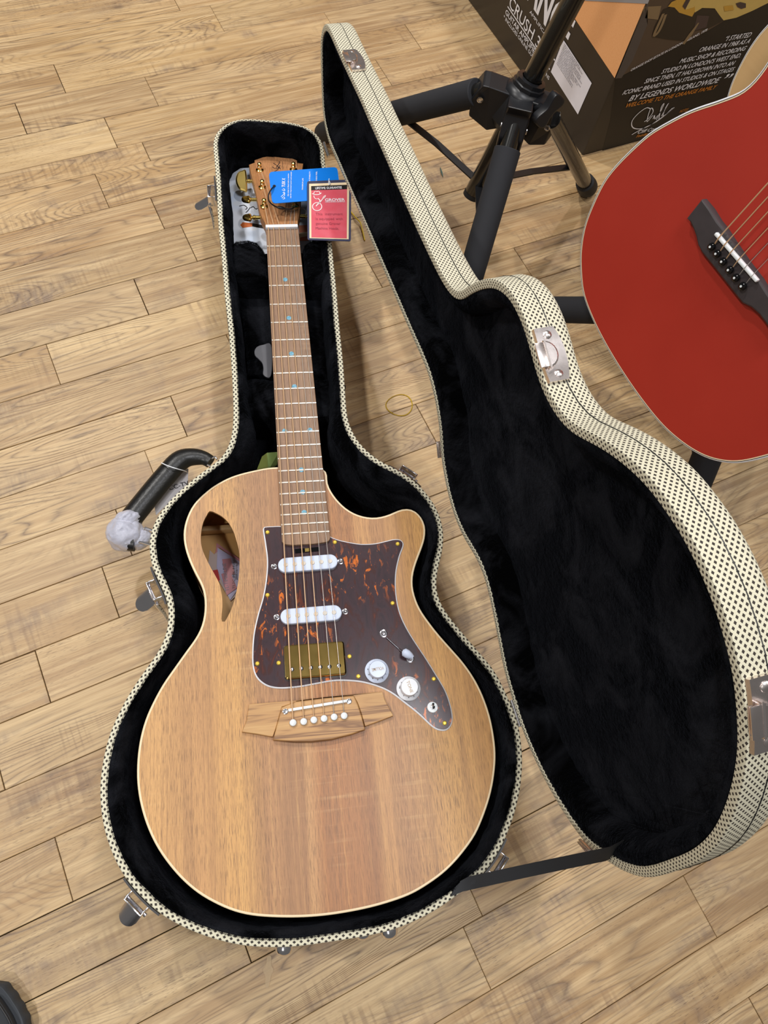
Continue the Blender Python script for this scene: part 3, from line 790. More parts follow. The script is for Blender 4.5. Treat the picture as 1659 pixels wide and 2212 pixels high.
# stay strap between lower shell and lid
nL = Vector((math.cos(math.atan2(HX.y, HX.x) + math.pi / 2), math.sin(math.atan2(HX.y, HX.x) + math.pi / 2), 0))
a0, a1 = at(1012, 1893.5, .129), at(999, 1926, .129)
P2 = ROT @ rim[0]
b0 = onp(1318, 1829, HA, nL); b1 = onp(1308, 1860, HA, nL)
top = [at(958, 1925, .112), at(985, 1908, .126), a0] + [a0.lerp(b0, q / 8) - Vector((0, 0, .004 * math.sin(math.pi * q / 8))) for q in range(1, 8)] + [b0, b0 + Vector((.012, 0, .004))]
bot = [at(948, 1946, .112), at(975, 1936, .126), a1] + [a1.lerp(b1, q / 8) - Vector((0, 0, .004 * math.sin(math.pi * q / 8))) for q in range(1, 8)] + [b1, b1 + Vector((.012, 0, .004))]
V, F = [], []
for a, b in zip(top, bot):
    n_ = Vector((0, 0, .0007))
    V += [a + n_, b + n_, b - n_, a - n_]
for q in range(len(top) - 1):
    for e in range(4): F.append((4 * q + e, 4 * q + (e + 1) % 4, 4 * q + 4 + (e + 1) % 4, 4 * q + 4 + e))
mk('stay_strap', (V, F), M['webbing'], case, world=True)

# handle with its wire loops, foam wrap and hang tag
hz = .082
hpath = [at(x, y, hz) for x, y in [(455, 998), (441, 990), (420, 987), (399, 990), (382, 1001), (364, 1021), (340, 1049), (314, 1081), (290, 1111), (273, 1135), (266, 1154), (274, 1169), (292, 1172)]]
hp = spline(hpath, 48, closed=False)
rr = [(.0080 if q < 4 else .0108 if q < 9 else .0132) if q < 40 else .0105 for q in range(48)]
for _ in range(5): rr = [rr[max(0, q - 1)] * .25 + rr[q] * .5 + rr[min(47, q + 1)] * .25 for q in range(48)]
hd = mk('handle', tube(hp, rr, 20, flat=.85), M['leather'], case, world=True)
for pts in ([(448, 1004), (459, 1010), (452, 1013)], [(456, 990), (465, 987), (469, 992)], [(308, 1145), (314, 1140), (330, 1146)], [(300, 1170), (314, 1174), (327, 1178)]):
    mk('handle_wire', tube([at(x, y, hz + .004) for x, y in pts], .0013, 8), M['chrome'], hd, world=True)

# white foam wrap on the lower handle end and the hang tag
wc = at(277, 1150, .080)
def lump(c, ax, seed, n=64, m=40):
    lp = []
    for a in range(m + 1):
        th = math.pi * (a + .02) / (m + .04)
        ring = []
        for b in range(n):
            ph = 2 * math.pi * b / n
            d = Vector((math.sin(th) * math.cos(ph), math.sin(th) * math.sin(ph), math.cos(th)))
            q = Vector((d.x * ax[0], d.y * ax[1], d.z * ax[2]))
            r = 1 + .10 * noise.noise(d * 1.8 + Vector((seed, 0, 0))) - .09 * abs(noise.noise(Vector((d.x * 1.5 - d.y * 3, d.y * 1.5 + d.x * 3, d.z * 4)) + Vector((0, seed, 0)))) - .015 * abs(noise.noise(d * 9))
            ring.append(c + q * r)
        lp.append(ring)
    return loft(lp, True, True)
d1 = (at(252, 1168, .08) - at(300, 1118, .08)).normalized()
mk('foam_wrap', join(lump(at(270, 1153, .080), (.0215, .0215, .019), 1.3), lump(at(276, 1126, .082), (.0170, .0120, .0165), 4.1), lump(at(299, 1166, .076), (.017, .0115, .013), 7.7)), M['wrap'], hd, world=True)
ht = empty('hang_tag', at(370, 1064, .05))
tag(ht, 'grey card tag strung to the black case handle', 'tag')
tc = [(407, 1012), (405.5, 1046), (337, 1113), (334, 1094), (366, 1046), (390, 1018)]
tz = .058
mk('card', prism([at(x, y, tz) for x, y in tc], tz - .0006, tz), M['tagw'], ht, world=True, smooth=False)
tx = (at(392, 1052.5, tz) - at(365, 1060, tz))
mk('lettering', text('-CC-TV', at(361, 1060.5, tz + .0003), tx, at(365, 1040, tz) - at(367, 1060, tz), height=.0058, bold=.01), M['ink'], ht, world=True, smooth=False)
cs = [at(x, y, z) for x, y, z in [(349, 1000, .094), (362, 1006, .0985), (380, 1012, .0985), (398, 1017, .085), (404, 1020, .060)]]
mk('tag_string', tube(spline(cs, 20, closed=False), .0006, 6), M['white'], ht, world=True)

# ------------------------------------------------------------------ acoustic-electric guitar lying in the case
sad = at(686, 1525, GZ)
nut = at(609, 487, GZ + .005)
ang = math.atan2(nut.y - sad.y, nut.x - sad.x) - math.pi / 2
GM = Matrix.Translation((sad.x, sad.y, GZ)) @ Matrix.Rotation(ang, 4, 'Z')
GI = GM.inverted()
def gl(x, y, z=0.0):
    return GI @ at(x, y, GZ + z)
gt = empty('acoustic_electric_guitar', None, mat=GM)
tag(gt, 'natural wood acoustic-electric guitar with tortoiseshell pickguard lying in the open case', 'guitar')
bo = ccw([Vector((p.x, p.y, 0)) for p in spline([gl(x, y) for x, y in body_px], 260, smooth=2)])
hole_px = [(453,1103.8),(467,1108.5),(481,1116.7),(493.5,1129),(503.7,1147),(511,1168.6),(516.3,1190),(517.6,1209),(517,1232),(514.4,1257),(510,1281),(503.7,1305),(496,1324),(487,1340.8),(482.8,1343.5),(478.6,1340.8),(479,1328),(480.6,1310),(479.6,1288.9),(474.6,1263.5),(465.7,1244.6),(454.3,1224),(444.2,1204),(436.6,1185),(433.8,1166),(434.7,1148),(439,1128),(446.7,1113)]
ho = ccw([Vector((p.x, p.y, 0)) for p in spline([gl(x, y) for x, y in hole_px], 90)])
b1 = inset(bo, .0022, 0)
tr = tessellate_polygon([b1, ho[::-1]])
V = [v.copy() for v in b1] + [v.copy() for v in ho[::-1]]
F = []
for a, b, c in tr:
    n_ = (V[b] - V[a]).cross(V[c] - V[a])
    F.append((a, b, c) if n_.z > 0 else (a, c, b))
h0 = len(b1); nh = len(ho)
V += [Vector((v.x, v.y, -.003)) for v in ho[::-1]]
F += [(h0 + i, h0 + (i + 1) % nh, h0 + nh + (i + 1) % nh, h0 + nh + i) for i in range(nh)]
mk('top', (V, F), M['top'], gt, smooth=False)
mk('binding', loft([inset(bo, 0, -.0035), inset(bo, 0, -.0006), inset(bo, .0006, 0), inset(bo, .0022, .0001)]), M['cream'], gt)
DB = .072
mk('sides', loft([inset(bo, .0003, -.0034), inset(bo, .0003, -DB)]), M['neckw'], gt)
mk('inner_walls', loft([inset(bo, .003, -DB), inset(bo, .003, -.0036)]), M['inside'], gt)
bk = prism(inset(bo, 0, 0), -DB - .003, -DB, 0)
mk('back', bk, M['inside'], gt, smooth=False)
# braces and maker's label seen through the sound hole
zb = -DB + .001
p0, p1 = gl(420, 1152, zb), gl(520, 1146, zb)
mk('brace', xf(frame((p0 + p1) / 2 + Vector((0, 0, .007)), p1 - p0, (0, 0, 1)), box((p1 - p0).length * 1.5, .014, .007, .002)), M['spruce'], gt)
def flat(px, z, th=.0003): return prism([gl(x, y, z) for x, y in px], z - th, z)
lb = mk('soundhole_label', flat([(470,1184),(522,1214),(521,1250),(512,1286),(498,1298),(450,1216),(453,1188),(463,1198)], zb + .0004), M['tanl'], gt, smooth=False)
mk('label_border', flat([(468,1173),(520,1209),(520,1216),(473,1182),(470,1191),(462,1198),(466,1192)], zb + .0009), M['labelr'], lb, smooth=False)
mk('label_diamond', flat([(470,1183),(524,1217),(522,1262),(497,1296),(468,1226)], zb + .0012), M['labelb'], lb, smooth=False)
mk('label_facet', flat([(480,1208),(498,1206),(508,1240),(486,1246)], zb + .0016), M['labelr'], lb, smooth=False)
mk('label_facet', flat([(478,1240),(496,1232),(512,1270),(490,1286)], zb + .0019, .0001), M['labelr'], lb, smooth=False)
mk('label_mark', flat([(460,1232),(470,1230),(475,1252),(466,1262),(457,1244)], zb + .0016), M['labelrr'], lb, smooth=False)
def gtext(s, p0, p1, z, hgt, **kw):
    a, b = gl(*p0, z), gl(*p1, z)
    d = b - a
    return text(s, a, d, Vector((-d.y, d.x, 0)), width=d.length, height=hgt, **kw)
mk('lettering', gtext('TL-TIMBRLINE', (494.5, 1276), (488, 1216), zb + .0022, .0042), M['inkg'], lb, smooth=False)
mk('lettering', gtext('TL2C-BBL-HSS', (507, 1272), (507, 1214), zb + .002, .0026), M['ink'], lb, smooth=False)
mk('lettering', gtext('250516116', (513, 1252), (513, 1219), zb + .002, .0026), M['ink'], lb, smooth=False)

# pickguard
pg_px = [(567.7,1142),(573.5,1137),(589.4,1135.8),(606.8,1135.5),(650,1139),(700,1150),(711,1156.7),(728,1164),(751.5,1169.7),(780,1174),(809,1173),(832.5,1168),(849.8,1164),(864,1164.5),(871.5,1171),(871.5,1181),(864,1201.5),(857,1233),(855.6,1265),(858.5,1297),(865.7,1326),(878.8,1355),(896,1383.8),(919,1418.5),(942.4,1456),(962.7,1490.8),(974,1522.7),(978.6,1548.7),(975.7,1566),(965.6,1577),(951,1578),(933.7,1570),(904.8,1543),(875.9,1519.8),(847,1498),(821,1485),(792,1476),(763,1471.5),(722.5,1471),(682,1477.8),(650,1483.6),(615.5,1487),(589,1485.6),(569,1477.8),(553,1462),(545.5,1438.8),(544.6,1407),(547.5,1369),(556,1329),(567.7,1288),(574.4,1247.8),(576.4,1210),(572,1172.6)]
pgz = .0022
pgo = ccw([Vector((p.x, p.y, 0)) for p in spline([gl(x, y, pgz) for x, y in pg_px], 240)])
pg = mk('pickguard', loft([inset(pgo, .0013, pgz - .0003), inset(pgo, .0017, pgz)], False, True), M['tort'], gt)
mk('pickguard_edge', loft([inset(pgo, 0, .0001), inset(pgo, 0, .0007), inset(pgo, .0009, pgz - .0005), inset(pgo, .0014, pgz - .0002)]), M['white'], pg)
mk('pickguard_ply', loft([inset(pgo, .0003, .00095), inset(pgo, .0006, .0013)]), M['black'], pg)
def screw_vf(r, dome=.0014, slot=True):
    v = lathe([(r, 0), (r * .92, dome * .5), (r * .6, dome * .95), (.0002, dome)], 16)
    if slot:
        v = join(v, box(r * 1.2, r * .22, .0004, 0, (0, 0, dome * .98)), box(r * .22, r * 1.2, .0004, 0, (0, 0, dome * .98)))
    return v
scr = None
for x, y in [(578, 1150), (723.5, 1171.5), (859, 1175), (578, 1285.5), (848, 1303), (556, 1433.5), (755, 1418), (774, 1461), (937, 1466.5), (960.5, 1562), (602, 1432)]:
    p = gl(x, y, pgz)
    if scr is None: scr = mk('screw', screw_vf(.0024), M['golds'], pg, loc=(p.x, p.y, pgz), rotm=Matrix.Rotation(.4, 4, 'Z'))
    else: inst(scr, pg, Matrix.Translation((p.x, p.y, pgz)) @ Matrix.Rotation(random.uniform(0, 3), 4, 'Z'))
# truss rod slot
a, b = gl(637, 1191, pgz), gl(690, 1186, pgz)
ts = mk('truss_rod_slot', xf(frame((a + b) / 2 + Vector((0, 0, .0002)), b - a, Vector((0, 1, 0))), box((b - a).length, .0052, .0006)), M['gloss'], gt, smooth=False)
mk('truss_rod_screw', xf(frame((a + b) / 2 + Vector((0, 0, .0006)), b - a, Vector((0, 1, 0))), box(.005, .004, .0006)), M['gold'], ts, smooth=False)

# single-coil pickups
def stadium(L, W, n=16):
    r = W / 2; x = L / 2 - r
    return [(x + r * math.cos(t), r * math.sin(t)) for t in [-math.pi / 2 + math.pi * q / n for q in range(n + 1)]] + [(-x + r * math.cos(t), r * math.sin(t)) for t in [math.pi / 2 + math.pi * q / n for q in range(n + 1)]]
PH = .0065
for cx0, cy0, cx1, cy1, sA, sB in ((600.5, 1221.5, 729.5, 1211, (592, 1224), (735.5, 1213)), (605.5, 1332.5, 738.5, 1321.5, (597.5, 1333.5), (745.5, 1321))):
    a, b = gl(cx0, cy0, PH), gl(cx1, cy1, PH)
    Mp = frame(Vector(((a.x + b.x) / 2, (a.y + b.y) / 2, 0)), Vector((b.x - a.x, b.y - a.y, 0)), Vector((0, 1, 0)))
    Lp = math.hypot(b.x - a.x, b.y - a.y)
    pk = mk('single_coil_pickup', xf(Mp, prism(stadium(Lp, .0172), pgz, PH, .0012)), M['pickw'], gt)
    for q in range(6):
        X = (q - 2.5) * .0098
        mk('pole_piece', xf(Mp, join(lathe([(.0025, PH - .0002), (.0025, PH + .0003), (.0022, PH + .0006), (.0002, PH + .0006)], 16))), M['fretm'], pk, loc=Mp.to_3x3() @ Vector((X, 0, 0)))
    for s in (sA, sB):
        p = gl(*s, pgz)
        mk('pickup_screw', xf(Matrix.Translation((p.x, p.y, pgz)), join(lathe([(.0031, 0), (.0031, .0004), (.0026, .0005)], 18), screw_vf(.0021, .0022))), M['chrome'], pk)
# humbucker
hz_ = .0075
hc = [gl(x, y, hz_) for x, y in [(613, 1394), (743.5, 1384), (747.5, 1456), (617, 1467.5)]]
ctr = sum(hc, Vector()) / 4
Mh = frame(Vector((ctr.x, ctr.y, 0)), Vector((hc[1].x - hc[0].x, hc[1].y - hc[0].y, 0)), Vector((0, 1, 0)))
Lh = (hc[1] - hc[0]).length; Wh = abs((hc[0] - hc[3]).length)
def rrect(L, W, r, n=6):
    out = []
    for sx, sy, t0 in ((1, -1, -90), (1, 1, 0), (-1, 1, 90), (-1, -1, 180)):
        for q in range(n + 1):
            t = math.radians(t0 + 90 * q / n)
            out.append((sx * (L / 2 - r) + r * math.cos(t), sy * (W / 2 - r) + r * math.sin(t)))
    return out
hb = mk('humbucker_pickup', xf(Mh, prism(rrect(Lh, Wh, .003), pgz, hz_, .0016)), M['goldc'], gt)
mk('pickup_opening', xf(Mh, prism(rrect(Lh + .0018, Wh + .0018, .0034), pgz - .0003, pgz + .0002)), M['black'], hb)
for q, (x, y) in enumerate([(631, 1446), (651, 1444), (672, 1442.5), (692, 1441), (711.5, 1440), (732, 1438)]):
    p = gl(x, y, hz_)
    mk('pole_screw', join(lathe([(.0024, 0), (.0023, .0006), (.0016, .0011), (.0002, .0012)], 16)), M['silver'], hb, loc=(p.x, p.y, hz_ - .0001))
# control knobs
def knob(px, py, word, wdir, cover, n0):
    p = gl(px, py, .006)
    K = Matrix.Translation((p.x, p.y, pgz))
    r = .0128
    skirt = lathe([(r, .0002), (r, .0018), (r * .93, .0026), (r * .70, .0040), (r * .70, .0042), (.0094 * .98, .0046), (.0092, .0105), (.0086, .0114), (.0002, .0116)], 40)
    k = mk('control_knob', xf(K, skirt), M['white'] if cover else M['pickw'], gt)
    wd = Vector((math.cos(wdir), math.sin(wdir), 0)); wu = Vector((-wd.y, wd.x, 0))
    o = Vector((0, 0, .0119)) - wu * .0016
    mk('lettering', xf(K, text(word, o, wd, wu, width=.0128, height=.0032, align='C', bold=.01)), M['tan'], k, smooth=False)
    nums = []
    for q in range(1, 11):
        t = n0 + q * math.radians(33.5)
        d = Vector((math.cos(t), math.sin(t), 0))
        nums.append(text(str(q), d * (r * .80) + Vector((0, 0, .0038)), Vector((d.y, -d.x, 0)) * -1, d * -1 + Vector((0, 0, .2)), height=.0022, align='C', bold=.02))
    mk('knob_numerals', xf(K, join(*nums)), M['ink'], k, smooth=False)
knob(814.5, 1448.5, 'VOLUME', math.pi - ang - .25, False, math.radians(100))
knob(883, 1486.5, 'TONE', -math.pi / 2 - ang - .1, True, math.radians(195))
# blade selector with slot, screw and tip
a, b = gl(835, 1378, pgz), gl(868, 1408, pgz)
sw = mk('selector_switch', xf(frame((a + b) / 2 + Vector((0, 0, .0002)), b - a, Vector((0, 0, 1))), box((b - a).length, .0004, .0019)), M['gloss'], gt, smooth=False)
q0, q1 = gl(870, 1407, .012), gl(892, 1420, .010)
mk('switch_tip', tube([q0 - Vector((0, 0, .0005)), q0.lerp(q1, .12), q0.lerp(q1, .45), q0.lerp(q1, .75), q1], [.0022, .0044, .0046, .0036, .0020], 18), M['pickw'], sw)
mk('switch_lever', tube([gl(862, 1402, pgz), gl(872, 1409, .010)], .0011, 8), M['chrome'], sw)
mk('switch_glint', tube([a + Vector((0, 0, .0006)), b + Vector((0, 0, .0006))], .0006, 6), M['chrome'], sw)
for x, y in ((828.5, 1368.5), (886, 1423)):
    p = gl(x, y, pgz)
    mk('switch_screw', xf(Matrix.Translation((p.x, p.y, pgz)), join(lathe([(.0042, 0), (.0042, .0004), (.0032, .0006)], 20), screw_vf(.0026, .0018))), M['chrome'], sw)
# mini toggle on a white washer
p = gl(934, 1528, pgz)
mt = mk('mini_toggle', xf(Matrix.Translation((p.x, p.y, pgz)), lathe([(.0056, 0), (.0056, .0008), (.0052, .0011), (.0002, .0011)], 28)), M['pin'], gt)
mk('toggle_nut', xf(Matrix.Translation((p.x, p.y, pgz + .001)), lathe([(.0024, 0), (.0024, .0016), (.0014, .0022), (.0002, .0022)], 6)), M['chrome'], mt)
mk('toggle_lever', tube([(p.x, p.y, pgz + .003), (p.x - .0002, p.y + .0022, pgz + .0085)], [.0008, .0012], 10), M['chrome'], mt)

# ------------------------------------------------------------------ bridge
bz = .0075
main_px = [(608.5,1527.7),(640,1515),(700,1507.5),(763.7,1502.5),(772,1518),(780,1540.8),(789,1575.5),(760.4,1586),(717,1597),(673.6,1602),(634.5,1602),(590,1597.8),(598,1566),(604,1545)]
lw_px = [(538,1521),(640,1512.5),(640,1517),(609,1527),(604,1545),(597,1570),(589,1592),(555,1585.5),(522.8,1581),(532.6,1556)]
rw_px = [(640,1512.5),(735,1502),(825.5,1493.5),(832,1512.5),(849.8,1546),(820,1558),(788.6,1569),(780,1540.8),(772,1518),(763,1503),(700,1508)]
br = mk('bridge', prism([gl(x, y, bz) for x, y in main_px], 0, bz, .0012), M['bridgew'], gt)
mk('bridge_wing', prism([gl(x, y, .0045) for x, y in lw_px], 0, .0048, .0008), M['bridgew'], br)
mk('bridge_wing', prism([gl(x, y, .0045) for x, y in rw_px], 0, .0048, .0008), M['bridgew'], br)
a, b = gl(622.6, 1535, bz), gl(749.5, 1514.7, bz)
mk('saddle', xf(frame((a + b) / 2 + Vector((0, 0, .0012)), b - a, Vector((0, 1, 0))), box((b - a).length, .0030, .0034, .0008)), M['pin'], br)
for x, y in ((616.7, 1536.9), (753.9, 1515)):
    p = gl(x, y, bz)
    mk('bridge_screw', xf(Matrix.Translation((p.x, p.y, bz)), join(lathe([(.0028, 0), (.0028, .0006), (.0022, .0008)], 20), lathe([(.0022, 0), (.0020, .0011), (.0010, .0012), (.0009, .0004), (.0001, .0004)], 18))), M['silver'], br)
pin_px = [(633, 1561), (656, 1558.5), (678, 1555), (700, 1552), (721.8, 1548.6), (743.5, 1546)]
pins = [gl(x, y, bz + .003) for x, y in pin_px]
for p in pins:
    mk('bridge_pin', lathe([(.0026, 0), (.0034, .0008), (.0037, .0020), (.0032, .0034), (.0018, .0042), (.0002, .0044)], 20), M['pin'], br, loc=(p.x, p.y, bz))

# ------------------------------------------------------------------ neck, fretboard, headstock
fz = .0058
fl0, fr0 = gl(574.2, 488, fz), gl(643.8, 487, fz)
fl1, fr1 = gl(608.6, 1166, fz), gl(713.2, 1161, fz)
ny = (fl0.y + fr0.y) / 2
ey = (fl1.y + fr1.y) / 2
def edge(y):
    t = (ny - y) / (ny - ey)
    return fl0.x + (fl1.x - fl0.x) * t, fr0.x + (fr1.x - fr0.x) * t
endc = [gl(x, y, fz) for x, y in [(609.3, 1170.5), (615.7, 1175.7), (635, 1177.5), (652.8, 1176), (675, 1175), (692.6, 1173), (708.5, 1169.7), (712.6, 1165)]]
fbo = [Vector((fl0.x, ny, 0)), Vector((fl1.x, fl1.y, 0))] + [Vector((p.x, p.y, 0)) for p in endc] + [Vector((fr1.x, fr1.y, 0)), Vector((fr0.x, ny, 0))]
fb = mk('fretboard', prism(fbo, fz - .0052, fz, .0006), M['fretb'], gt)
scale = ny
for q in range(1, 22):
    y = scale * 2 ** (-q / 12)
    xl, xr = edge(y)
    mk('fret', tube([(xl + .0003, y, fz + .0002), ((xl + xr) / 2, y, fz + .0004), (xr - .0003, y, fz + .0002)], .0011, 8, flat=.8), M['fretm'], fb)
dotvf = lathe([(.0031, 0), (.0031, .00025), (.0001, .0003)], 20)
dot0 = None
for x, y in [(616, 604), (624, 687), (629.5, 764), (636, 835), (615, 931), (669.5, 929), (651, 1015), (654, 1063), (657, 1107)]:
    p = gl(x, y, fz)
    if dot0 is None: dot0 = mk('inlay_dot', dotvf, M['abalone'], fb, loc=(p.x, p.y, fz))
    else: inst(dot0, fb, Matrix.Translation((p.x, p.y, fz)) @ Matrix.Rotation(random.uniform(0, 6), 4, 'Z'))
a, b = gl(573.6, 489, .009), gl(643.5, 487.5, .009)
mk('nut', xf(frame((a + b) / 2 - Vector((0, 0, .003)), b - a, Vector((0, 1, 0))), box((b - a).length, .0052, .0078, .0009)), M['white'], gt)
# neck shaft, half round below the board
lp = []
heel = bo[min(range(260), key=lambda i: abs(bo[i].x))].y
for y, dz in ((ny + .012, .015), (ny, .0165), (ny * .85, .0165), (ny * .7, .0175), (ny * .60, .020), (ny * .56, .034), (ny * .545, .058), (ny * .53, .07)):
    xl, xr = edge(min(y, ny)); c = (xl + xr) / 2; h = (xr - xl) / 2 - .0002
    lp.append([Vector((c + h * math.cos(t), y, fz - .0050 - dz * (math.sin(t) ** .8))) for t in [math.pi * q / 14 for q in range(15)]])
mk('neck', loft(lp, True, True), M['neckw'], gt)
# headstock tilted back
TA = math.radians(13)
HS = Matrix.Translation((0, ny + .002, fz - .0030)) @ Matrix.Rotation(-TA, 4, 'X')
HSI = HS.inverted()
hsw = GM @ HS
hn = (hsw.to_3x3() @ Vector((0, 0, 1))).normalized()
def hl(x, y, z=0.0):
    return HSI @ (GI @ onp(x, y, hsw @ Vector((0, 0, z)), hn))
hs_px = [(549.7,346),(568,339.6),(592,336),(615.5,338),(630.7,342),(641.7,346.7),(642.3,351.5),(655,353.4),(652.5,368),(650.5,400),(650,425),(649,444),(648,456),(643.5,478),(643.2,487),(574,488),(572,480.5),(566,470),(561.5,459),(558,442.5),(549.7,400),(540.5,368),(537.8,355.6),(550,351)]
hso = [hl(x, y) for x, y in hs_px]
hsp = prism([(p.x, p.y) for p in hso], -.0145, 0, .0006)
hst = mk('headstock', xf(HS, hsp), M['neckw'], gt)
ven = [(549.7,346),(568,339.6),(592,336),(615.5,338),(630.7,342),(641.7,346.7),(642.5,368),(642,400),(643,430),(642.5,455),(643,487),(574,488),(574,470),(570,440),(563,405),(556,372),(550.5,352)]
mk('headstock_veneer', xf(HS, prism([(lambda p: (p.x, p.y))(hl(x, y, .0012)) for x, y in ven], 0, .0012, .0004)), M['headw'], hst)
a, b = hl(592.5, 385, .0014), hl(592, 350, .0014)
sig = [[(585, 372), (592, 371), (600, 366), (604, 361)], [(590, 352), (596, 356), (602, 361), (606, 365)], [(600, 370), (603, 374), (598, 376), (593, 373)], [(596, 362), (601, 356), (604, 351), (603, 348)], [(588, 360), (594, 364), (600, 363), (605, 357)], [(584, 381), (592, 378), (600, 380), (606, 377)]]
mk('signature', xf(HS, join(*[ribbon(spline([hl(x, y, .0015) for x, y in s], 12, closed=False), .0010, Vector((0, 0, 1))) for s in sig])), M['ink'], hst, smooth=False)
a, b = hl(612, 366, .0015), hl(611, 349, .0015)
mk('lettering', xf(HS, text('GUITARS', a, b - a, Vector((-(b - a).y, (b - a).x, 0)), width=(b - a).length, height=.0012)), M['ink'], hst, smooth=False)
# tuning machines
posts = [((561, 366), (524, 391), 1), ((567, 403), (531, 431), 0), ((571, 444), (533.5, 470), 0), ((634, 365), (672, 388), 0), ((636, 403), (674, 428), 0), ((637, 443), (675, 467), 0)]
for q, ((bx, by), (kx, ky), big) in enumerate(posts):
    p = hl(bx, by + 2, .0012)
    side = -1 if q < 3 else 1
    tn = mk('tuning_machine', xf(HS @ Matrix.Translation((p.x, p.y, .0012)), lathe([(.0056, 0), (.0056, .0010), (.0040, .0018), (.0030, .0026), (.0030, .0060), (.0022, .0068), (.0022, .0080), (.0030, .0088), (.0030, .0106), (.0018, .0118), (.0002, .0120)], 20)), M['gold'], gt)
    kc = hl(kx, ky, -.010)
    edgex = (min(v.x for v in hso) if side < 0 else max(v.x for v in hso)) * (.92 if q % 3 < 2 else .8)
    shaft = tube([(p.x, kc.y, -.010), (edgex + side * .003, kc.y, -.010), (edgex + side * .0035, kc.y, -.010), (edgex + side * .006, kc.y, -.010), (edgex + side * .0066, kc.y, -.010), (kc.x, kc.y, -.010)], [.0026, .0026, .0034, .0034, .0022, .0020], 14)
    mk('tuner_shaft', xf(HS, shaft), M['gold'], tn)
    s = 1.32 if big else 1.0
    bt = [(0, -.0095 * s), (side * .006, -.0092 * s), (side * .0105 * s, -.006 * s), (side * .0122 * s, 0), (side * .0105 * s, .006 * s), (side * .006, .0092 * s), (0, .0095 * s)]
    if big:
        bt = [(0, -.0140), (side * .0055, -.0150), (side * .0125, -.0112), (side * .0160, 0), (side * .0125, .0112), (side * .0055, .0150), (0, .0140)]
        rot = Matrix.Rotation(math.radians(38), 4, 'X')
    else: rot = Matrix.Rotation(math.radians(-12), 4, 'X')
    sm = spline([Vector((x, y, 0)) for x, y in bt], 40)
    mk('tuner_button', xf(HS @ Matrix.Translation((kc.x - side * .006, kc.y, -.010)) @ rot, join(prism([(v.x, v.y) for v in sm], -.0008, .0026, .0022), xf(Matrix.Rotation(math.pi, 4, 'X'), prism([(v.x, -v.y) for v in sm][::-1], -.0008, .0026, .0022)))), M['gold'], tn)
# strings
nutx = [579.6, 590.8, 602.7, 615.4, 626.7, 635.6]
order = [2, 1, 0, 3, 4, 5]
postof = {0: 2, 1: 1, 2: 0, 3: 3, 4: 4, 5: 5}
for q in range(6):
    sa = pins[q]; u = (nutx[q] - 573.6) / 70
    nb = gl(nutx[q], 488.5, .0092)
    sx = a  # placeholder
    s0, s1 = gl(622.6, 1535, bz + .003), gl(749.5, 1514.7, bz + .003)
    t = (sa.x - s0.x) / (s1.x - s0.x)
    sp = s0.lerp(s1, t)
    top = HS @ (hl(posts[postof[q]][0][0], posts[postof[q]][0][1] + 2, .0012) + Vector((0, 0, .0068)))
    mid = Vector((sp.x, sp.y, bz + .0034))
    mk('string', tube([Vector((sa.x, sa.y + .002, bz + .001)), mid, mid.lerp(Vector((nb.x, ny, .0098)), .5), Vector((nb.x, ny + .0005, .0092)), top], [.00062, .00056, .00050, .00045, .00042, .00040][q] * (1.05 if q < 4 else .8), 8), M['bronze'] if q < 4 else M['steel'], gt)

# ------------------------------------------------------------------ paper things in the case
bkl = empty('booklet', at(575, 440, .05))
tag(bkl, 'pale blue printed booklet under the natural guitar headstock', 'booklet')
bzv = .056
mk('cover', prism([at(x, y, bzv) for x, y in [(492.5, 365.5), (664, 352), (676, 548), (503, 560)]], bzv - .003, bzv, .0004), M['bokeh'], bkl, world=True)
def wp(px, z, th=.0003): return prism([at(x, y, z) for x, y in px], z - th, z)
mk('printed_guitar', join(wp([(519, 486), (524, 480), (545, 482), (545, 489), (524, 492)], bzv + .0004)), M['orangew'], bkl, world=True, smooth=False)
mk('printed_neck', wp([(545, 482), (572, 487), (572, 494), (545, 489)], bzv + .0004), M['cardk'], bkl, world=True, smooth=False)
mk('printed_photo', wp([(645, 487), (664, 486), (667, 520), (648, 520)], bzv + .0004), M['orangew'], bkl, world=True, smooth=False)
mk('printed_photo', wp([(646, 503), (668, 500), (668, 509), (647, 513)], bzv + .0006), M['ivory'], bkl, world=True, smooth=False)
mk('signature', join(*[ribbon(spline([at(x, y, bzv + .0006) for x, y in s], 14, closed=False), .0012, Vector((0, 0, 1))) for s in
    ([(517, 445), (527, 443), (534, 449), (530, 452)], [(540, 448), (536, 454), (531, 459)], [(541, 449), (547, 446), (552, 451), (558, 449)])]), M['ink'], bkl, world=True, smooth=False)
gp = empty('paper_slip', at(578, 1000, .06))
tag(gp, 'folded green paper slip tucked beside the neck heel', 'paper')
mk('slip_half', loft([[at(555, 1014, .050), at(566, 986, .058), at(577, 978, .066), at(579, 1014, .066)], [at(555, 1014, .0495), at(566, 986, .0575), at(577, 978, .0655), at(579, 1014, .0655)]], True, True), M['green'], gp, world=True, smooth=False)
mk('slip_half', loft([[at(577, 978, .066), at(603, 976, .060), at(598, 1005, .056), at(577, 1020, .064)], [at(577, 978, .0655), at(603, 976, .0595), at(598, 1005, .0555), at(577, 1020, .0635)]], True, True), M['green2'], gp, world=True, smooth=False)

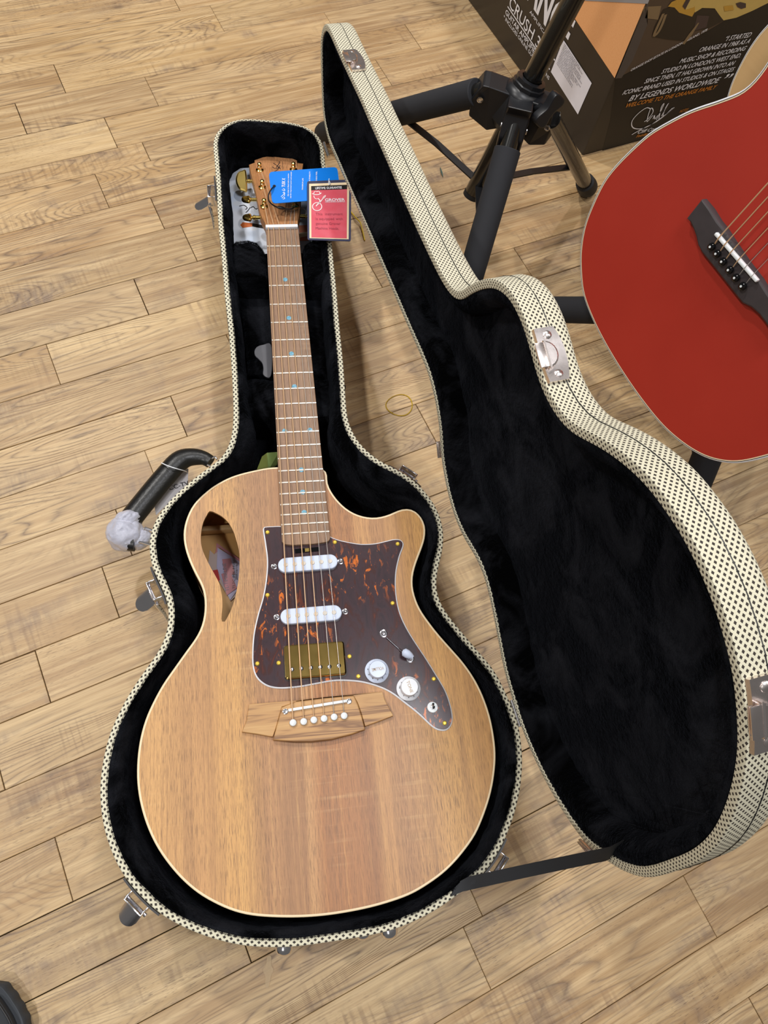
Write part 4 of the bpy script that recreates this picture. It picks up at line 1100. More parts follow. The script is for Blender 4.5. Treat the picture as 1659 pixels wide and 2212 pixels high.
# blue swing tag resting on the tuner posts
tz2 = .137
bt = empty('swing_tag', at(655, 400, tz2))
tag(bt, 'bright blue swing tag on the natural guitar headstock', 'tag')
def rr_px(P, r):
    """round the corners of a pixel quad"""
    P = [Vector(p) for p in P]; out = []
    for i in range(4):
        a, b, c = P[i - 1], P[i], P[(i + 1) % 4]
        u, v = (a - b).normalized() * r, (c - b).normalized() * r
        for q in range(6):
            t = q / 5
            out.append((b + u) * (1 - t) ** 2 + b * 2 * t * (1 - t) + (b + v) * t * t)
    return [(p.x, p.y) for p in out]
bq = rr_px([(580.5, 371.5), (728.5, 360.5), (737, 428), (588, 439.5)], 9)
mk('card', prism([at(x, y, tz2) for x, y in bq], tz2 - .0008, tz2), M['blue'], bt, world=True, smooth=False)
def wtext(s, p0, p1, z, hgt=None, **kw):
    a, b = at(*p0, z), at(*p1, z); d = b - a
    return text(s, a, d, Vector((-d.y, d.x, 0)), width=d.length, height=hgt, **kw)
zz = tz2 + .0003
mk('lettering', wtext('TUSK X', (615.5, 404), (616, 385), zz, .0042, bold=.02), M['inkw'], bt, world=True, smooth=False)
sg = [[(609, 428), (613, 425), (615, 429), (611, 430)], [(607, 425), (613, 420), (615, 421), (614, 423)], [(612, 417), (615, 419), (614, 415), (611, 416)], [(609, 410), (615, 412), (614, 408), (611, 408)]]
mk('signature', join(*[ribbon(spline([at(x, y, zz) for x, y in s], 12, closed=False), .0008, Vector((0, 0, 1))) for s in sg]), M['inkw'], bt, world=True, smooth=False)
for s, p0, p1 in (('this guitar is fitted with a genuine', (623.5, 424), (624, 375)), ('nut for improved tuning and sustain', (629, 428), (630, 371)), ('MAXIMUM LIFE', (654.5, 410), (655.5, 385)),
                  ('TUNING & STABILITY', (669.5, 408), (670.5, 370)), ('DURABLE FEEL', (684.5, 398), (685, 370))):
    mk('lettering', wtext(s, p0, p1, zz, .0016, bold=.02), M['inkw'], bt, world=True, smooth=False)
cord = [at(x, y, z) for x, y, z in [(592.5, 402, tz2 + .001), (586, 409, .141), (580, 421, .140), (580.5, 433, .136), (587, 441, .132), (597, 447, .128), (612, 450, .125), (626, 452, .123), (636, 448, .122)]]
mk('tag_cord', tube(spline(cord, 40, closed=False), .0009, 8), M['black'], bt, world=True)
mk('cord_clasp', tube([at(598, 447.5, .128), at(604, 448.5, .127), at(610, 449.5, .126), at(616, 451, .125)], [.0012, .002, .0022, .0012], 10), M['black'], bt, world=True)
hole = at(592.5, 402, tz2)
mk('eyelet', xf(Matrix.Translation(hole), lathe([(.0022, 0), (.0022, .0004), (.0002, .0004)], 16)), M['black'], bt, world=True)

# red guarantee card overlapping the blue tag and the case rim
gz = .142
gc = empty('guarantee_card', at(711, 456, gz))
tag(gc, 'laminated red and ivory guarantee card hanging over the case rim', 'card')
def quad(fx0, fy0, fx1, fy1):
    """pixel quad in card fractions"""
    A, B, Cc, D = Vector((663.4, 391.5)), Vector((759, 387.5)), Vector((757.8, 521)), Vector((664.3, 518))
    def L(u, v): return (A.lerp(B, u)).lerp(D.lerp(Cc, u), v)
    return [tuple(L(u, v)) for u, v in ((fx0, fy0), (fx1, fy0), (fx1, fy1), (fx0, fy1))]
def cpt(u, v):
    return at(*quad(u, v, u, v)[0], gz + .0012)
def cprism(q, z, th): return prism([at(x, y, z) for x, y in q], z - th, z)
mk('laminate', cprism(rr_px(quad(0, 0, 1, 1), 4), gz, .0007), M['lam'], gc, world=True, smooth=False)
mk('ivory_border', cprism(quad(.045, .045, .95, .97), gz + .0003, .0002), M['ivory'], gc, world=True, smooth=False)
mk('red_panel', cprism(quad(.09, .085, .905, .955), gz + .0006, .0002), M['redc'], gc, world=True, smooth=False)
mk('title_bar', cprism(quad(.09, .085, .905, .155), gz + .0008, .0002), M['cardk'], gc, world=True, smooth=False)
def ctext(s, u0, u1, v, hgt, **kw):
    a, b = cpt(u0, v), cpt(u1, v); d = b - a
    return text(s, a, d, Vector((-d.y, d.x, 0)), width=d.length, height=hgt, **kw)
mk('lettering', ctext('LIFETIME GUARANTEE', .19, .79, .142, .0040, bold=.015), M['inkw'], gc, world=True, smooth=False)
mk('lettering', ctext('GROVER', .41, .86, .345, .0046, bold=.02), M['inkw'], gc, world=True, smooth=False)
mk('lettering', ctext('MUSICAL PRODUCTS CORPORATION', .41, .86, .365, .0013, bold=.03), M['inkw'], gc, world=True, smooth=False)
for s, u0, u1, v in (('This  instrument', .19, .81, .575), ('is equipped with', .19, .81, .655), ('genuine Grover', .19, .76, .735), ('Machine Heads.', .19, .72, .815)):
    mk('lettering', ctext(s, u0, u1, v, .0042), M['pinkink'], gc, world=True, smooth=False)
# hat, curved body line and guitar ring of the emblem
up = Vector((0, 0, 1))
def crib(pts, wd, closed=False):
    P = [cpt(u, v) for u, v in pts]
    P = spline(P, 40, closed=closed)
    if closed: P = P + [P[0]]
    return ribbon(P, wd, up)
ringp = [(.225 + .105 * math.cos(t), .435 + .068 * math.sin(t)) for t in [2 * math.pi * q / 14 for q in range(14)]]
mk('emblem', join(crib(ringp, .0012, True), crib([(.115, .212), (.16, .230), (.23, .234), (.29, .224), (.32, .203)], .0013), crib([(.150, .226), (.160, .188), (.20, .176), (.225, .186), (.25, .174), (.28, .190), (.288, .222)], .0009),
                  crib([(.150, .248), (.165, .285), (.21, .306), (.26, .294)], .0009), crib([(.24, .300), (.285, .325), (.28, .360), (.235, .395), (.20, .43)], .0014), crib([(.25, .40), (.31, .345), (.36, .295)], .0013), crib([(.35, .30), (.38, .265), (.42, .25), (.39, .285), (.35, .305)], .0010)), M['pinkw'], gc, world=True, smooth=False)
mk('hanging_loop', tube(spline([at(711, 391, gz + .003), at(713, 396, gz + .002), at(710, 399, gz + .001), at(711, 386, gz)], 16, closed=False), .0006, 6), M['white'], gc, world=True)
mk('card_cord', tube(spline([at(650, 449, .124), at(656, 451, .127), at(661, 456, .132), at(661, 464, .137), at(666, 440, .1405)], 20, closed=False), .0008, 8), M['black'], gc, world=True)

# ------------------------------------------------------------------ amplifier carton
BC = at(1258, 337, 0)
BL, BWd, BH = .62, .62, .46          # left face runs along +Y, right face along +X
bx = empty('amplifier_carton', (BC.x + BWd / 2, BC.y + BL / 2, 0))
tag(bx, 'black printed amplifier carton with an orange corner and white lettering behind the stands', 'box')
mk('carton_body', box(BWd, BL, BH, .003, (BC.x + BWd / 2, BC.y + BL / 2, BH / 2)), M['card'], bx, world=True)
nl = Vector((-1, 0, 0)); nr = Vector((0, -1, 0))
def LF(x, y, o=.0004): return onp(x, y, BC, nl) + nl * o
def RF(x, y, o=.0004): return onp(x, y, BC, nr) + nr * o
def decal(name, pts, mat, parent=bx): return mk(name, ([p for p in pts], [tuple(range(len(pts)))]), mat, parent, world=True, smooth=False)
def fan(pts):
    t = tessellate_polygon([pts]); return pts, [tuple(q) for q in t]
# orange basketweave corner panel on the left face
zt = BH - .004
cor = BC.z + LF(1330, 171).z
e1, e2 = LF(1329.5, 171), LF(1240, 37)
sl_ = (e2.z - e1.z) / (e2.y - e1.y)
mk('orange_panel', ([Vector((BC.x - .0004, BC.y, cor)), Vector((BC.x - .0004, e2.y, e2.z)), Vector((BC.x - .0004, BC.y + (zt - cor) / sl_, zt)), Vector((BC.x - .0004, BC.y, zt))], [(0, 1, 2, 3)]), M['orange'], bx, world=True, smooth=False)
decal('grey_band', [LF(1255, 1, .0008), LF(1400, 8, .0008), LF(1418, -34, .0008), LF(1262, -34, .0008)], M['lgrey'])
st = mk('shipping_label', ([LF(*p, .0008) for p in [(1217.7, 85.4), (1278.9, 179.5), (1249, 247), (1190.7, 155)]], [(3, 2, 1, 0)]), M['paper'], bx, world=True, smooth=False)
def face_text(s, p0, p1, F, n, hgt=None, o=.0008, **kw):
    a, b = F(*p0, o), F(*p1, o)
    d = b - a
    up = n.cross(d)
    if up.z < 0: up = -up
    return text(s, a, d, up, width=d.length, height=hgt, **kw)
lbl = []
for q in range(13):
    t = .06 + q * .05
    a = Vector((1217.7, 85.4)).lerp(Vector((1190.7, 155)), t); b = Vector((1278.9, 179.5)).lerp(Vector((1249, 247)), t)
    r = random.Random(q); u0, u1 = .06, r.choice([.5, .72, .8, .62])
    lbl.append(face_text(r.choice(['guitar amplifier model 230V 50Hz rated', 'made for retail sale keep dry this side up', 'serial number and batch code inside box']), tuple(a.lerp(b, u0)), tuple(a.lerp(b, u1)), LF, nl, .0022, .0012, bold=.01))
mk('lettering', join(*lbl), M['inkg'], st, world=True, smooth=False)
mk('lettering', face_text('CRUSH 35RT', (1099.5, 12), (1192, 150), LF, nl, .0190, bold=.005), M['inkw'], bx, world=True, smooth=False)
ul = [LF(1097, 14), LF(1188, 150)]
mk('lettering_rule', ribbon(ul, .0022, nl), M['inkw'], bx, world=True, smooth=False)
mk('lettering', face_text('GUITAR AMPLIFIER', (1092, 29), (1160, 124.5), LF, nl, .0084, bold=.01), M['inkw'], bx, world=True, smooth=False)
mk('lettering', face_text('* INCLUDES ONLINE GUITAR LESSONS', (1088, 38.5), (1186, 173), LF, nl, .0060, bold=.005), M['inkw'], bx, world=True, smooth=False)
mk('brand_lettering', face_text('ORANGE', (1098, -66), (1219, 112), LF, nl, .052, bold=.03), M['inkw'], bx, world=True, smooth=False)
mk('lettering', face_text('AMPLIFICATION', (1144.5, 27), (1196, 104), LF, nl, .0055), M['inkw'], bx, world=True, smooth=False)
# right face: printed photograph, quotation, signature
decal('printed_photo', [RF(1329, 171), RF(1527, 67), RF(1659, -12), RF(1700, -36), RF(1700, -60), RF(1418, -52)], M['brownp'])
ph = mk('printed_kerb', fan([RF(*p, .0007) for p in [(1329, 169), (1342, 168), (1366, 130), (1398, 52), (1391, 20), (1400, 0)]]), M['greyp'], bx, world=True, smooth=False)
decal('printed_road', [RF(*p, .0007) for p in [(1390, 14), (1428, 12), (1421, 42), (1388, 38)]], M['tanp'])
mk('printed_car', fan([RF(*p, .001) for p in [(1408, 78), (1413, 58), (1424, 36), (1432, 20), (1450, 14), (1500, 24), (1520, 16), (1545, 20), (1563, 44), (1530, 60), (1500, 66), (1480, 88), (1440, 84)]]), M['carp'], bx, world=True, smooth=False)
decal('printed_car_door', [RF(*p, .0012) for p in [(1505, 32), (1531, 33), (1525, 58), (1497, 66)]], M['purp'])
mk('printed_bonnet', fan([RF(*p, .0013) for p in [(1442, 13), (1450, 3), (1476, -8), (1500, -10), (1500, 24), (1494, 35), (1466, 26), (1456, 15)]]), M['yelp'], bx, world=True, smooth=False)
decal('printed_windscreen', [RF(*p, .0015) for p in [(1478, 2), (1492, -14), (1512, -12), (1498, 14), (1480, 20)]], M['yelq'])
decal('printed_pillar', [RF(*p, .0017) for p in [(1473, 12), (1479, 19), (1495, -12), (1486, -12)]], M['purp'])
mk('printed_car_front', fan([RF(*p, .0012) for p in [(1500, 26), (1516, 16), (1543, 17), (1552, 30), (1562, 43), (1590, 37), (1625, 22), (1659, 5), (1672, -14), (1520, -26), (1500, -10)]]), M['yelq'], bx, world=True, smooth=False)
mk('printed_lamp', fan([RF(*p, .0016) for p in [(1588, 6), (1598, 3), (1610, 6), (1610, 15), (1600, 18), (1592, 14)]]), M['purp'], bx, world=True, smooth=False)
mk('printed_grille', fan([RF(*p, .0016) for p in [(1562, 12), (1582, 10), (1584, 20), (1564, 23)]]), M['yelp'], bx, world=True, smooth=False)
mk('printed_wheel', ribbon(spline([RF(*p, .0014) for p in [(1432, 28), (1424, 46), (1414, 68), (1412, 76), (1421, 68), (1430, 50), (1437, 30)]], 24, closed=False), .005, nr), M['tanp'], bx, world=True, smooth=False)
mk('printed_bumper', ribbon([RF(1508, 48, .0014), RF(1490, 74, .0014), RF(1475, 94, .0014)], [.003, .008, .006], nr), M['tanp'], bx, world=True, smooth=False)
mk('dark_panel', fan([RF(*p, .0002) for p in [(1329, 172), (1527, 68), (1690, -30), (1690, 300), (1300, 330), (1318, 260)]]), M['cardk'], bx, world=True, smooth=False)
for s, p0, p1, h, mt_ in (('\u201cI STARTED', (1563.4, 88), (1618.7, 79), .0082, 'inkw'), ('ORANGE IN 1968 AS A', (1508, 111.7), (1616.6, 92), .0078, 'inkw'), ('MUSIC SHOP & RECORDING', (1465.6, 136), (1608.4, 107.6), .0078, 'inkw'),
                          ("STUDIO IN LONDON'S WEST END.", (1426.7, 158.5), (1597, 123), .0078, 'inkw'), ('SINCE THEN, IT HAS GROWN INTO AN', (1390, 179.4), (1583.8, 139.4), .0078, 'inkw'),
                          ('ICONIC BRAND USED IN STUDIOS & ON STAGES', (1343, 204), (1582.8, 152.7), .0078, 'inkw'), ('BY LEGENDS WORLDWIDE', (1356.4, 217.9), (1551, 176.9), .0100, 'inkw'), ('\u201d', (1554, 183), (1570, 181), .02, 'inkw'),
                          ('WELCOME TO THE ORANGE FAMILY', (1350, 231.6), (1545, 190.6), .0076, 'inko'), ('ORANGE SHOP ESTATE IN LONDON, ENGLAND, 1978', (1361.5, 153.2), (1526.5, 65.2), .0042, 'inkw'),
                          ('Cliff Cooper', (1375.8, 288), (1432, 276.5), .0066, 'inkw'), ('Founder', (1372.8, 296.5), (1398, 290.5), .0058, 'inko')):
    mk('lettering', face_text(s, p0, p1, RF, nr, h, .0012, bold=.012, shear=.25), M[mt_], bx, world=True, smooth=False)
sgs = [[(1404, 234), (1395, 232), (1376, 246), (1364, 262), (1367, 275), (1385, 277), (1406, 268), (1440, 244), (1455, 231)], [(1391, 262), (1400, 255), (1410, 240), (1406, 232), (1400, 246), (1397, 262), (1406, 252), (1410, 248)],
       [(1410, 256), (1413, 248), (1414, 256), (1420, 248)], [(1417, 258), (1428, 236), (1434, 222), (1428, 230), (1424, 248), (1422, 258)], [(1428, 250), (1440, 228), (1444, 221), (1437, 232), (1432, 250), (1452, 232)], [(1364, 290), (1385, 278), (1420, 260), (1456, 231)]]
mk('signature', join(*[ribbon(spline([RF(*p, .0012) for p in s], 30, closed=False), .0016, nr) for s in sgs]), M['inkw'], bx, world=True, smooth=False)
mk('lettering', face_text('NOTES', (1466, 243), (1484, 239), RF, nr, .006, .0012, shear=.25), M['inko'], bx, world=True, smooth=False)

# ------------------------------------------------------------------ tripod stands
HP = at(1127, 212, .25)          # hub centre of the first stand
def stand(lbl_, off):
    st = empty('guitar_stand', (HP.x + off[0], HP.y + off[1], 0))
    tag(st, lbl_, 'stand', 'folding tripod guitar stands')
    D = Vector((off[0], off[1], 0))
    def W(v): return [Vector(p) + D for p in v[0]], v[1]
    B = at(1020, 421, .10); R = at(1149, 171, .27)
    ax = (R - B).normalized()
    topp = B + ax * .78
    mk('pole', W(tube([B, B + ax * .001, topp], [.0125, .0130, .0130], 22)), M['tubeb'], st, world=True)
    mk('pole_cap', W(tube([B - ax * .002, B + ax * .004], .0136, 20)), M['rubber'], st, world=True)
    yk = topp
    mk('neck_yoke', W(join(tube([yk + Vector((-.05, -.045, .01)), yk + Vector((-.01, -.03, 0)), yk, yk + Vector((-.01, .03, 0)), yk + Vector((-.05, .045, .01))], .009, 12))), M['foam'], st, world=True)
    # hub: collar, body and three leg brackets
    legs = [(at(1045, 196, .245), at(694, 288, .013), True), (at(1112, 270, .232), at(958, 800, .012), True), (at(1192, 258, .238), at(1271, 408, .012), False)]
    hubM = rodM(R - ax * .055, R)
    prf = [(.0005, -.012), (.024, -.012), (.030, -.004), (.030, .036), (.026, .042), (.0225, .044), (.0225, .049), (.0205, .050), (.0205, .055), (.0145, .056), (.0145, .052), (.0005, .052)]
    hb_ = mk('hub', W(xf(hubM, lathe(prf, 10))), M['black'], st, world=True)
    hc_ = R - ax * .035
    for a, b, fm_ in legs:
        d = (b - a).normalized()
        hor = Vector((a.x - hc_.x, a.y - hc_.y, 0)).normalized()
        s = hor.cross(Vector((0, 0, 1)))
        # wedge bracket holding the leg: outline in the vertical plane of the leg
        P0 = hc_ + hor * .012
        out = [P0 + Vector((0, 0, .022)), hc_ + hor * .045 + Vector((0, 0, .026)), a + d * .005 + Vector((0, 0, .020)), a + d * .022 + Vector((0, 0, .004)), a + d * .018 - Vector((0, 0, .022)), hc_ + hor * .034 - Vector((0, 0, .036)), P0 - Vector((0, 0, .026))]
        hw = .0165
        Vb = [p + s * hw for p in out] + [p - s * hw for p in out]
        n_ = len(out)
        Fb = [tuple(range(n_)), tuple(range(2 * n_ - 1, n_ - 1, -1))] + [(i, i + n_, (i + 1) % n_ + n_, (i + 1) % n_) for i in range(n_)]
        bk_ = mk('leg_bracket', W((Vb, Fb)), M['black'], hb_, world=True, smooth=False)
        bm = bk_.modifiers.new('bevel', 'BEVEL'); bm.width = .002; bm.segments = 2
        for sg_ in (1, -1):
            c_ = a + d * .004 + s * (hw + .0001) * sg_
            mk('bolt', W(xf(rodM(c_, c_ + s * sg_), lathe([(.0042, 0), (.0042, .0012), (.0026, .0014), (.0024, .0006), (.0002, .0006)], 14))), M['silver'], hb_, world=True)
        lg = mk('leg', W(tube([a, b - d * .004], .0115 if fm_ else .0118, 18)), M['tubeb'], st, world=True)
        ft = [(.0119, -.036), (.0150, -.034), (.0165, -.016), (.0165, -.006), (.0140, .002), (.0003, .003)]
        fb_ = b - d * .002
        mk('rubber_foot', W(xf(rodM(fb_, fb_ + d), lathe(ft, 20))), M['rubber'], lg, world=True)
        if fm_:
            L_ = (b - a).length
            s0, s1 = (.012, L_ * .90) if a.x < HP.x - .02 and a.y > HP.y else (.030, L_ * .80)
            mk('foam_sleeve', W(tube([a + d * s0, a + d * (s0 + .001), a + d * (s1 - .001), a + d * s1], [.0165, .0178, .0178, .0165], 24)), M['foam'], lg, world=True)
            bp = a + d * (L_ * .80) + s * -.012 if not (a.y > HP.y) else a + d * (L_ * .9)
            mk('leg_bolt', W(xf(rodM(bp, bp - s), lathe([(.0045, -.004), (.0045, .006), (.003, .008), (.0002, .008)], 12))), M['black'], lg, world=True)
        # flat brace from the leg to the foot of the pole
        ba = a.lerp(b, (.47 if a.y > HP.y - .03 else .66) if fm_ else .62); bb = B + ax * .022
        up_ = Vector((0, 0, 1))
        Ln = (ba - bb).length
        mid = bb.lerp(ba, .52) + Vector((0, 0, .004))
        pth = [bb, mid, ba]
        rb, rf_ = ribbon(pth, .011, up_)
        Vq = [p + up_ * .0012 for p in rb] + [p - up_ * .0012 for p in rb]
        m_ = len(rb)
        Fq = list(rf_) + [tuple(i + m_ for i in f[::-1]) for f in rf_] + [(2 * i + e, 2 * i + 2 + e, 2 * i + 2 + e + m_, 2 * i + e + m_) for i in range(len(pth) - 1) for e in (0, 1)] + [(0, 1, 1 + m_, m_), (m_ - 2, m_ - 1, 2 * m_ - 1, 2 * m_ - 2)]
        mk('brace', W((Vq, Fq)), M['black'], st, world=True, smooth=False)
    # wing knob on its threaded post
    kp = hc_ + Vector((.020, -.024, .0)); kd = Vector((.62, -.72, .12)).normalized()
    kc = at(1184, 237, .262); kp = hc_.lerp(kc, .3); kd = (kc - kp).normalized()
    kn = mk('clamp_knob', W(tube([kp, kc - kd * .003], .0065, 14)), M['black'], st, world=True)
    lax = at(1206, 208, .275) - at(1160, 264, .247)
    wing = [Vector((-.021, -.006, 0)), Vector((-.015, -.0095, 0)), Vector((0, -.0065, 0)), Vector((.015, -.0095, 0)), Vector((.021, -.006, 0)), Vector((.021, .006, 0)), Vector((.015, .0095, 0)), Vector((0, .0065, 0)), Vector((-.015, .0095, 0)), Vector((-.021, .006, 0))]
    mk('knob_wing', W(xf(frame(kc, lax, kd.cross(lax)), prism([(p.x * 1.0, p.y * 1.1) for p in spline(wing, 40)], -.006, .006, .002))), M['black'], kn, world=True)
    return st
stand('empty black tripod guitar stand with two foam sleeved legs beside the carton', (0, 0))
S2 = at(1640, 695, .25) - HP
stand('black tripod guitar stand holding the red guitar, only two foam legs showing', (S2.x, S2.y))

# ------------------------------------------------------------------ standing acoustic guitars
half = [(-.009,-.171),(-.047,-.168),(-.081,-.162),(-.112,-.153),(-.133,-.138),(-.15,-.121),(-.165,-.098),(-.173,-.072),(-.177,-.047),(-.175,-.022),(-.168,.004),(-.163,.023),(-.15,.047),(-.137,.068),(-.121,.088),(-.114,.098),(-.107,.105),(-.104,.116),(-.103,.128),(-.104,.138),(-.112,.165),(-.122,.2),(-.127,.235),(-.122,.27),(-.105,.3),(-.07,.318),(-.02,.322)]
red_px = [(1659,131),(1643.5,155),(1620,183),(1597,200),(1576,206.6),(1550.6,217),(1497,234.6),(1450.6,257.7),(1404.5,284.6),(1374,311.5),(1335,350),(1304.6,388),(1281.5,434.5),(1262,484.5),(1252.7,538),(1252.7,584),(1258,634),(1277.7,688),(1304.6,742),(1339,799.7),(1381,861),(1427.6,919),(1470,957),(1512,984),(1550.6,997.6),(1597,1001.5),(1659,988)]
lean = math.radians(14.6); az = math.radians(270.7)
gu = Vector((math.cos(az), math.sin(az), 0))
gn = Vector((-0.96763695, -0.0118225, 0.25206936)).normalized()
gv = gn.cross(gu).normalized()
RP = CO + ray(1570.5, 576).normalized() * .8452145
def standing(P, exact, names, lbl_, mats_, depth=.098):
    Mg = frame(P, gu, gv)            # X across, Y to the neck, Z out of the face
    g = tag(empty(names, None, mat=Mg), lbl_, 'guitar')
    Mi = Mg.inverted()
    if exact:
        def gp_(x, y): return Mi @ onp(x, y, P, gn)
        L = [gp_(x, y) for x, y in red_px]
        rest = [(.178, -.06), (.180, -.042), (.177, -.018), (.170, .006), (.158, .034), (.143, .064), (.126, .089), (.113, .106), (.108, .128), (.112, .15), (.124, .195), (.130, .235), (.125, .27), (.108, .3), (.073, .318), (.02, .323), (-.02, .322), (-.07, .318), (-.105, .3), (-.121, .27), (-.126, .235), (-.119, .2), (-.110, .17)]
        pts = [Vector((p.x, p.y, 0)) for p in L] + [Vector((x, y, 0)) for x, y in rest]
    else:
        pts = [Vector((x, y, 0)) for x, y in half] + [Vector((-x, y, 0)) for x, y in half[::-1]]
    o = ccw(spline(pts, 260, smooth=3))
    sh = (.0, .155, .05)
    rose = [Vector((sh[2] * math.cos(t), sh[1] + sh[2] * math.sin(t), 0)) for t in [2 * math.pi * q / 48 for q in range(48)]]
    b = inset(o, .0032, 0)
    V = [v.copy() for v in b] + [v.copy() for v in rose[::-1]]
    F = []
    for x in tessellate_polygon([b, rose[::-1]]):
        n_ = (V[x[1]] - V[x[0]]).cross(V[x[2]] - V[x[0]])
        F.append(tuple(x) if n_.z > 0 else (x[0], x[2], x[1]))
    mk('top', (V, F), mats_['top'], g, smooth=False)
    mk('binding', loft([inset(o, 0, -.0045), inset(o, 0, -.0010), inset(o, .0009, 0), inset(o, .0017, .0001)]), M['white'], g)
    mk('purfling', loft([inset(o, .0016, .0002), inset(o, .0024, .0002)]), M['ink'], g)
    mk('purfling_line', loft([inset(o, .0023, .0003), inset(o, .0034, .0003)]), M['ivory'], g)
    mk('sides', loft([inset(o, .0003, -.0044), inset(o, .0003, -depth), inset(o, .004, -depth - .002)]), mats_['side'], g)
    bk_ = inset(o, .004, -depth - .002)
    mk('back', (bk_, [tuple(t) for t in tessellate_polygon([bk_])]), mats_['side'], g, smooth=False)
    mk('inner_back', ([Vector((v.x, v.y, -depth + .003)) for v in inset(o, .003, 0)], [tuple(t) for t in tessellate_polygon([[Vector((v.x, v.y, 0)) for v in inset(o, .003, 0)]])]), M['inside'], g, smooth=False)
    # neck, fretboard and headstock above the frame
    mk('fretboard', xf(Matrix.Translation((0, .44, .004)), box(.052, .42, .006, .001)), M['redbr'], g)
    mk('neck', tube([(0, .31, -.006), (0, .40, -.004), (0, .66, -.003)], [.026, .024, .021], 16, flat=.5), M['neckw'], g)
    mk('headstock', xf(Matrix.Translation((0, .735, -.012)) @ Matrix.Rotation(math.radians(-13), 4, 'X'), box(.07, .16, .014, .003)), M['neckw'], g)
    if not exact:
        br_ = mk('bridge', xf(Matrix.Translation((0, 0, .004)), box(.16, .028, .008, .002)), M['redbr'], g)
        return g
    # bridge traced on the face
    hb_ = .0085
    def gq(x, y, z=0.0): return Mi @ onp(x, y, P + gn * z, gn)
    bpx = [(1515, 430.5), (1483, 471), (1490, 480), (1497, 494), (1503, 512), (1507, 530), (1516, 546), (1535, 569), (1561, 602), (1583, 630), (1603, 655), (1622, 664), (1640, 680), (1659, 706), (1682, 738), (1706, 700), (1700, 690), (1672, 655), (1650, 622), (1640, 605), (1610, 566), (1580, 522), (1562, 494), (1549, 478), (1533, 452)]
    low = [gq(x, y, hb_) for x, y in bpx]
    bridge = mk('bridge', prism([(p.x, p.y) for p in low], 0, hb_, .0018), M['redbr'], g)
    a_, b_ = gq(1544.5, 504, hb_ + .003), gq(1635, 608, hb_ + .003)
    mk('saddle', xf(frame((a_ + b_) / 2 - Vector((0, 0, .0015)), b_ - a_, Vector((0, 1, 0))), box((b_ - a_).length, .0034, .005, .0012)), M['pin'], bridge)
    pp = []
    for x, y in [(1537, 533), (1549, 548), (1561.5, 565), (1576, 583), (1589.5, 600), (1604, 618)]:
        q_ = gq(x, y, hb_ + .003); pp.append(q_)
        pn = mk('bridge_pin', lathe([(.0026, 0), (.0034, .0010), (.0040, .0026), (.0036, .0044), (.0020, .0056), (.0002, .0058)], 20), M['gloss'], bridge, loc=(q_.x, q_.y, hb_))
        mk('pin_dot', lathe([(.0012, .0056), (.0011, .0060), (.0002, .0060)], 10), M['pin'], pn)
    for i, q_ in enumerate(pp):
        u = (i - 2.5) / 2.5
        s_ = a_.lerp(b_, (q_.x - a_.x) / (b_.x - a_.x)) + Vector((0, 0, .0012))
        mk('string', tube([Vector((q_.x, q_.y + .003, hb_ + .0015)), s_, Vector((u * .0175, .65, .010)), Vector((u * .018, .70, .002))], [.0007, .00062, .00055, .00050, .00036, .0003][i], 8), M['bronze'] if i < 4 else M['steel'], g)
    return g
standing(RP, True, 'acoustic_guitar', 'red satin acoustic guitar with white binding standing at the right edge', dict(top=M['red'], side=M['sidew']))
standing(Vector((.89, .44, .38)), False, 'acoustic_guitar', 'pale natural wood acoustic guitar half hidden behind the red guitar', dict(top=M['spruce'], side=M['spruce']))

# ------------------------------------------------------------------ shoe and scraps on the floor
sh = empty('shoe', at(-40, 2250, 0))
tag(sh, 'dark grey shoe toe poking in at the lower left corner', 'shoe')
so_px = [(0, 2120.5), (15.7, 2128), (30, 2144.6), (41, 2161.5), (48, 2172), (56.7, 2190), (63, 2212)]
tip = at(-25, 2113, 0); dirv = (at(-40, 2400, 0) - tip).normalized(); sd = Vector((-dirv.y, dirv.x, 0))
if (at(63, 2212, 0) - tip).dot(sd) < 0: sd = -sd
sol = [at(x, y, .012) for x, y in so_px]
loc_ = [((p - tip).dot(sd), (p - tip).dot(dirv)) for p in sol]
rightside = loc_ + [(loc_[-1][0] + .003, loc_[-1][1] + .03), (.050, .12), (.042, .18), (.038, .23), (.034, .27), (.015, .292)]
cx_ = .0
leftside = [(-.015, .292), (-.030, .27), (-.034, .22), (-.040, .16), (-.047, .10), (-.046, .06), (-.036, .025), (-.020, .006)]
so = ccw([Vector((p.x, p.y, 0)) for p in spline([tip + sd * a + dirv * b for a, b in rightside + leftside], 220, smooth=2)])
ridge = [.0005 if (i // 2) % 2 else -.0002 for i in range(220)]
mk('outsole', loft([inset(so, .002, .0005), inset(so, ridge, .003), inset(so, ridge, .018), inset(so, .002, .021), inset(so, .0075, .021)], True), M['shoes'], sh, world=True)
up_l = [inset(so, .0070, .018), inset(so, .0075, .030)]
ctr = sum(so, Vector()) / len(so)
for f_, z_ in ((.80, .043), (.60, .054), (.36, .060), (.1, .062)):
    up_l.append([Vector((ctr.x + (v.x - ctr.x) * f_, ctr.y + (v.y - ctr.y) * f_, z_)) for v in inset(so, .008, 0)])
for lp_ in up_l[1:]:
    for v in lp_:
        t_ = max(0.0, min(1.0, ((v - tip).dot(dirv) - .06) / .14))
        v.z = .030 + (v.z - .030) * (1 + 1.25 * t_ * t_ * (3 - 2 * t_))
mk('shoe_collar', xf(frame(tip + dirv * .205 + Vector((0, 0, .088)), dirv, sd), loft([[Vector((.058 * s_ * math.cos(a_), .030 * s_ * math.sin(a_), z_)) for a_ in [2 * math.pi * q / 36 for q in range(36)]] for s_, z_ in ((1.1, -.022), (1.06, -.002), (.98, .004), (.86, -.002), (.8, -.02))], False, True)), M['shoe'], sh, world=True)
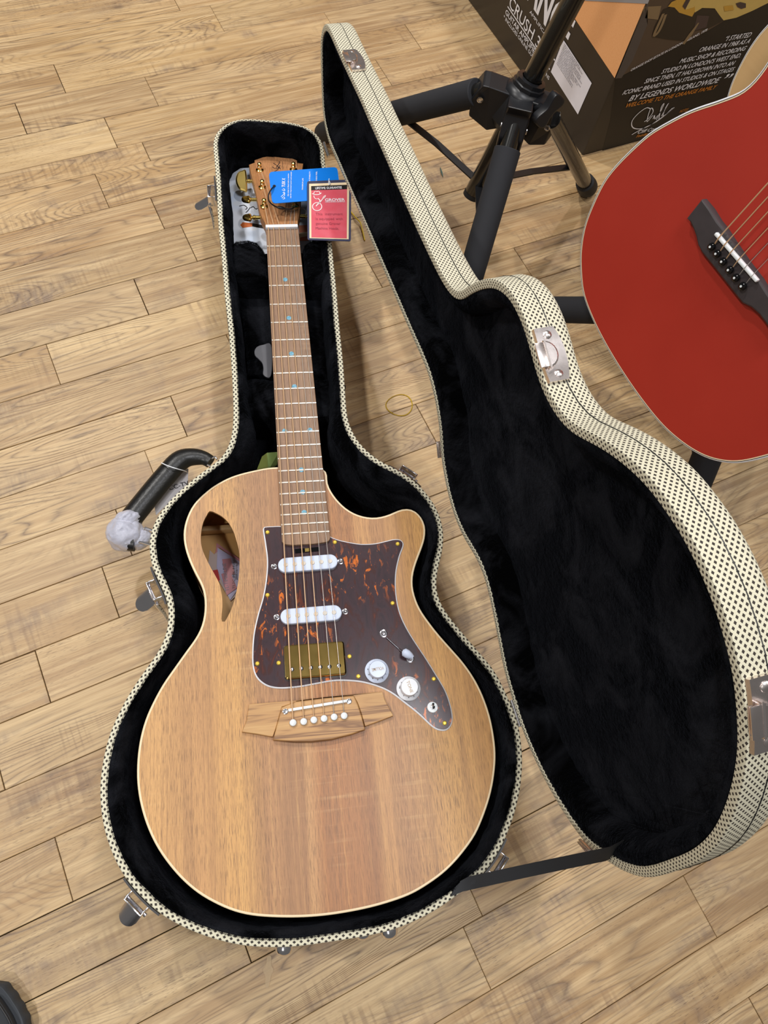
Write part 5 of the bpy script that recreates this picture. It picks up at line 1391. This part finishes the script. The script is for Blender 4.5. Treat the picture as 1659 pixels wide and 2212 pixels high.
for q in range(4):
    c_ = tip + dirv * (.085 + .020 * q) + Vector((0, 0, .064 + .009 * q))
    mk('lace', tube([c_ - sd * .020 - Vector((0, 0, .006)), c_ - sd * .008 + Vector((0, 0, .001)), c_ + sd * .008 + Vector((0, 0, .001)), c_ + sd * .020 - Vector((0, 0, .006))], .0022, 8, flat=.6), M['black'], sh, world=True)
mk('upper', loft(up_l, False, True), M['shoe'], sh, world=True)
mk('toe_seam', tube([Vector((v.x, v.y, .0325)) for v in inset(so, .0085, 0)] , .0009, 6, False), M['black'], sh, world=True)

rb_ = empty('rubber_band', at(862, 875, 0))
tag(rb_, 'thin yellow rubber band ring lying between case and lid', 'rubber band')
rp = [at(862 + 28.5 * math.cos(t), 875 + 22.5 * math.sin(t) + 2 * math.sin(2 * t), .0011) for t in [2 * math.pi * q / 48 for q in range(48)]]
rings = []
mk('band', loft([[p + Vector((0, 0, .0010)) for p in rp], [rp[i].lerp(rb_.location + Vector((0, 0, .0011)), .035) for i in range(48)], [p - Vector((0, 0, .0010)) for p in rp], [rp[i].lerp(rb_.location + Vector((0, 0, .0011)), -.035) for i in range(48)], [p + Vector((0, 0, .0010)) for p in rp]]), M['yel'], rb_, world=True)
yt = mk('plastic_tie', tube(spline([at(x, y, z) for x, y, z in [(757, 456, .002), (768, 470, .006), (778, 480, .006), (783, 497, .004), (788, 519, .002)]], 20, closed=False), .0011, 6), M['yel'])
tag(yt, 'thin bent yellow strand on the floor beside the red guarantee card', 'strand')
gt_ = mk('thread_scrap', tube([at(951, 362, .0012), at(954, 372, .003), at(957, 382, .0012)], [.0006, .0016, .0004], 6), M['thread'])
tag(gt_, 'tiny dark green scrap on the floor left of the empty stand', 'scrap')
cp = [(578, 2065), (586, 2066), (586, 2084), (590, 2092), (590.5, 2098), (586, 2106), (584, 2118), (580, 2132), (574.5, 2134), (572.5, 2124), (573, 2108), (568.5, 2099), (569, 2092), (574, 2085), (576, 2074)]
ct = NT('clear_film')
M['clear'] = ct.out(lin((216, 192, 156)), .25, Alpha=.34)
cf = mk('plastic_film', prism([(p.x, p.y) for p in ccw(spline([at(x, y, 0) for x, y in cp], 50))], .0003, .0009, .0002), M['clear'])
tag(cf, 'clear bulging plastic strip on the floor below the case end', 'plastic strip')
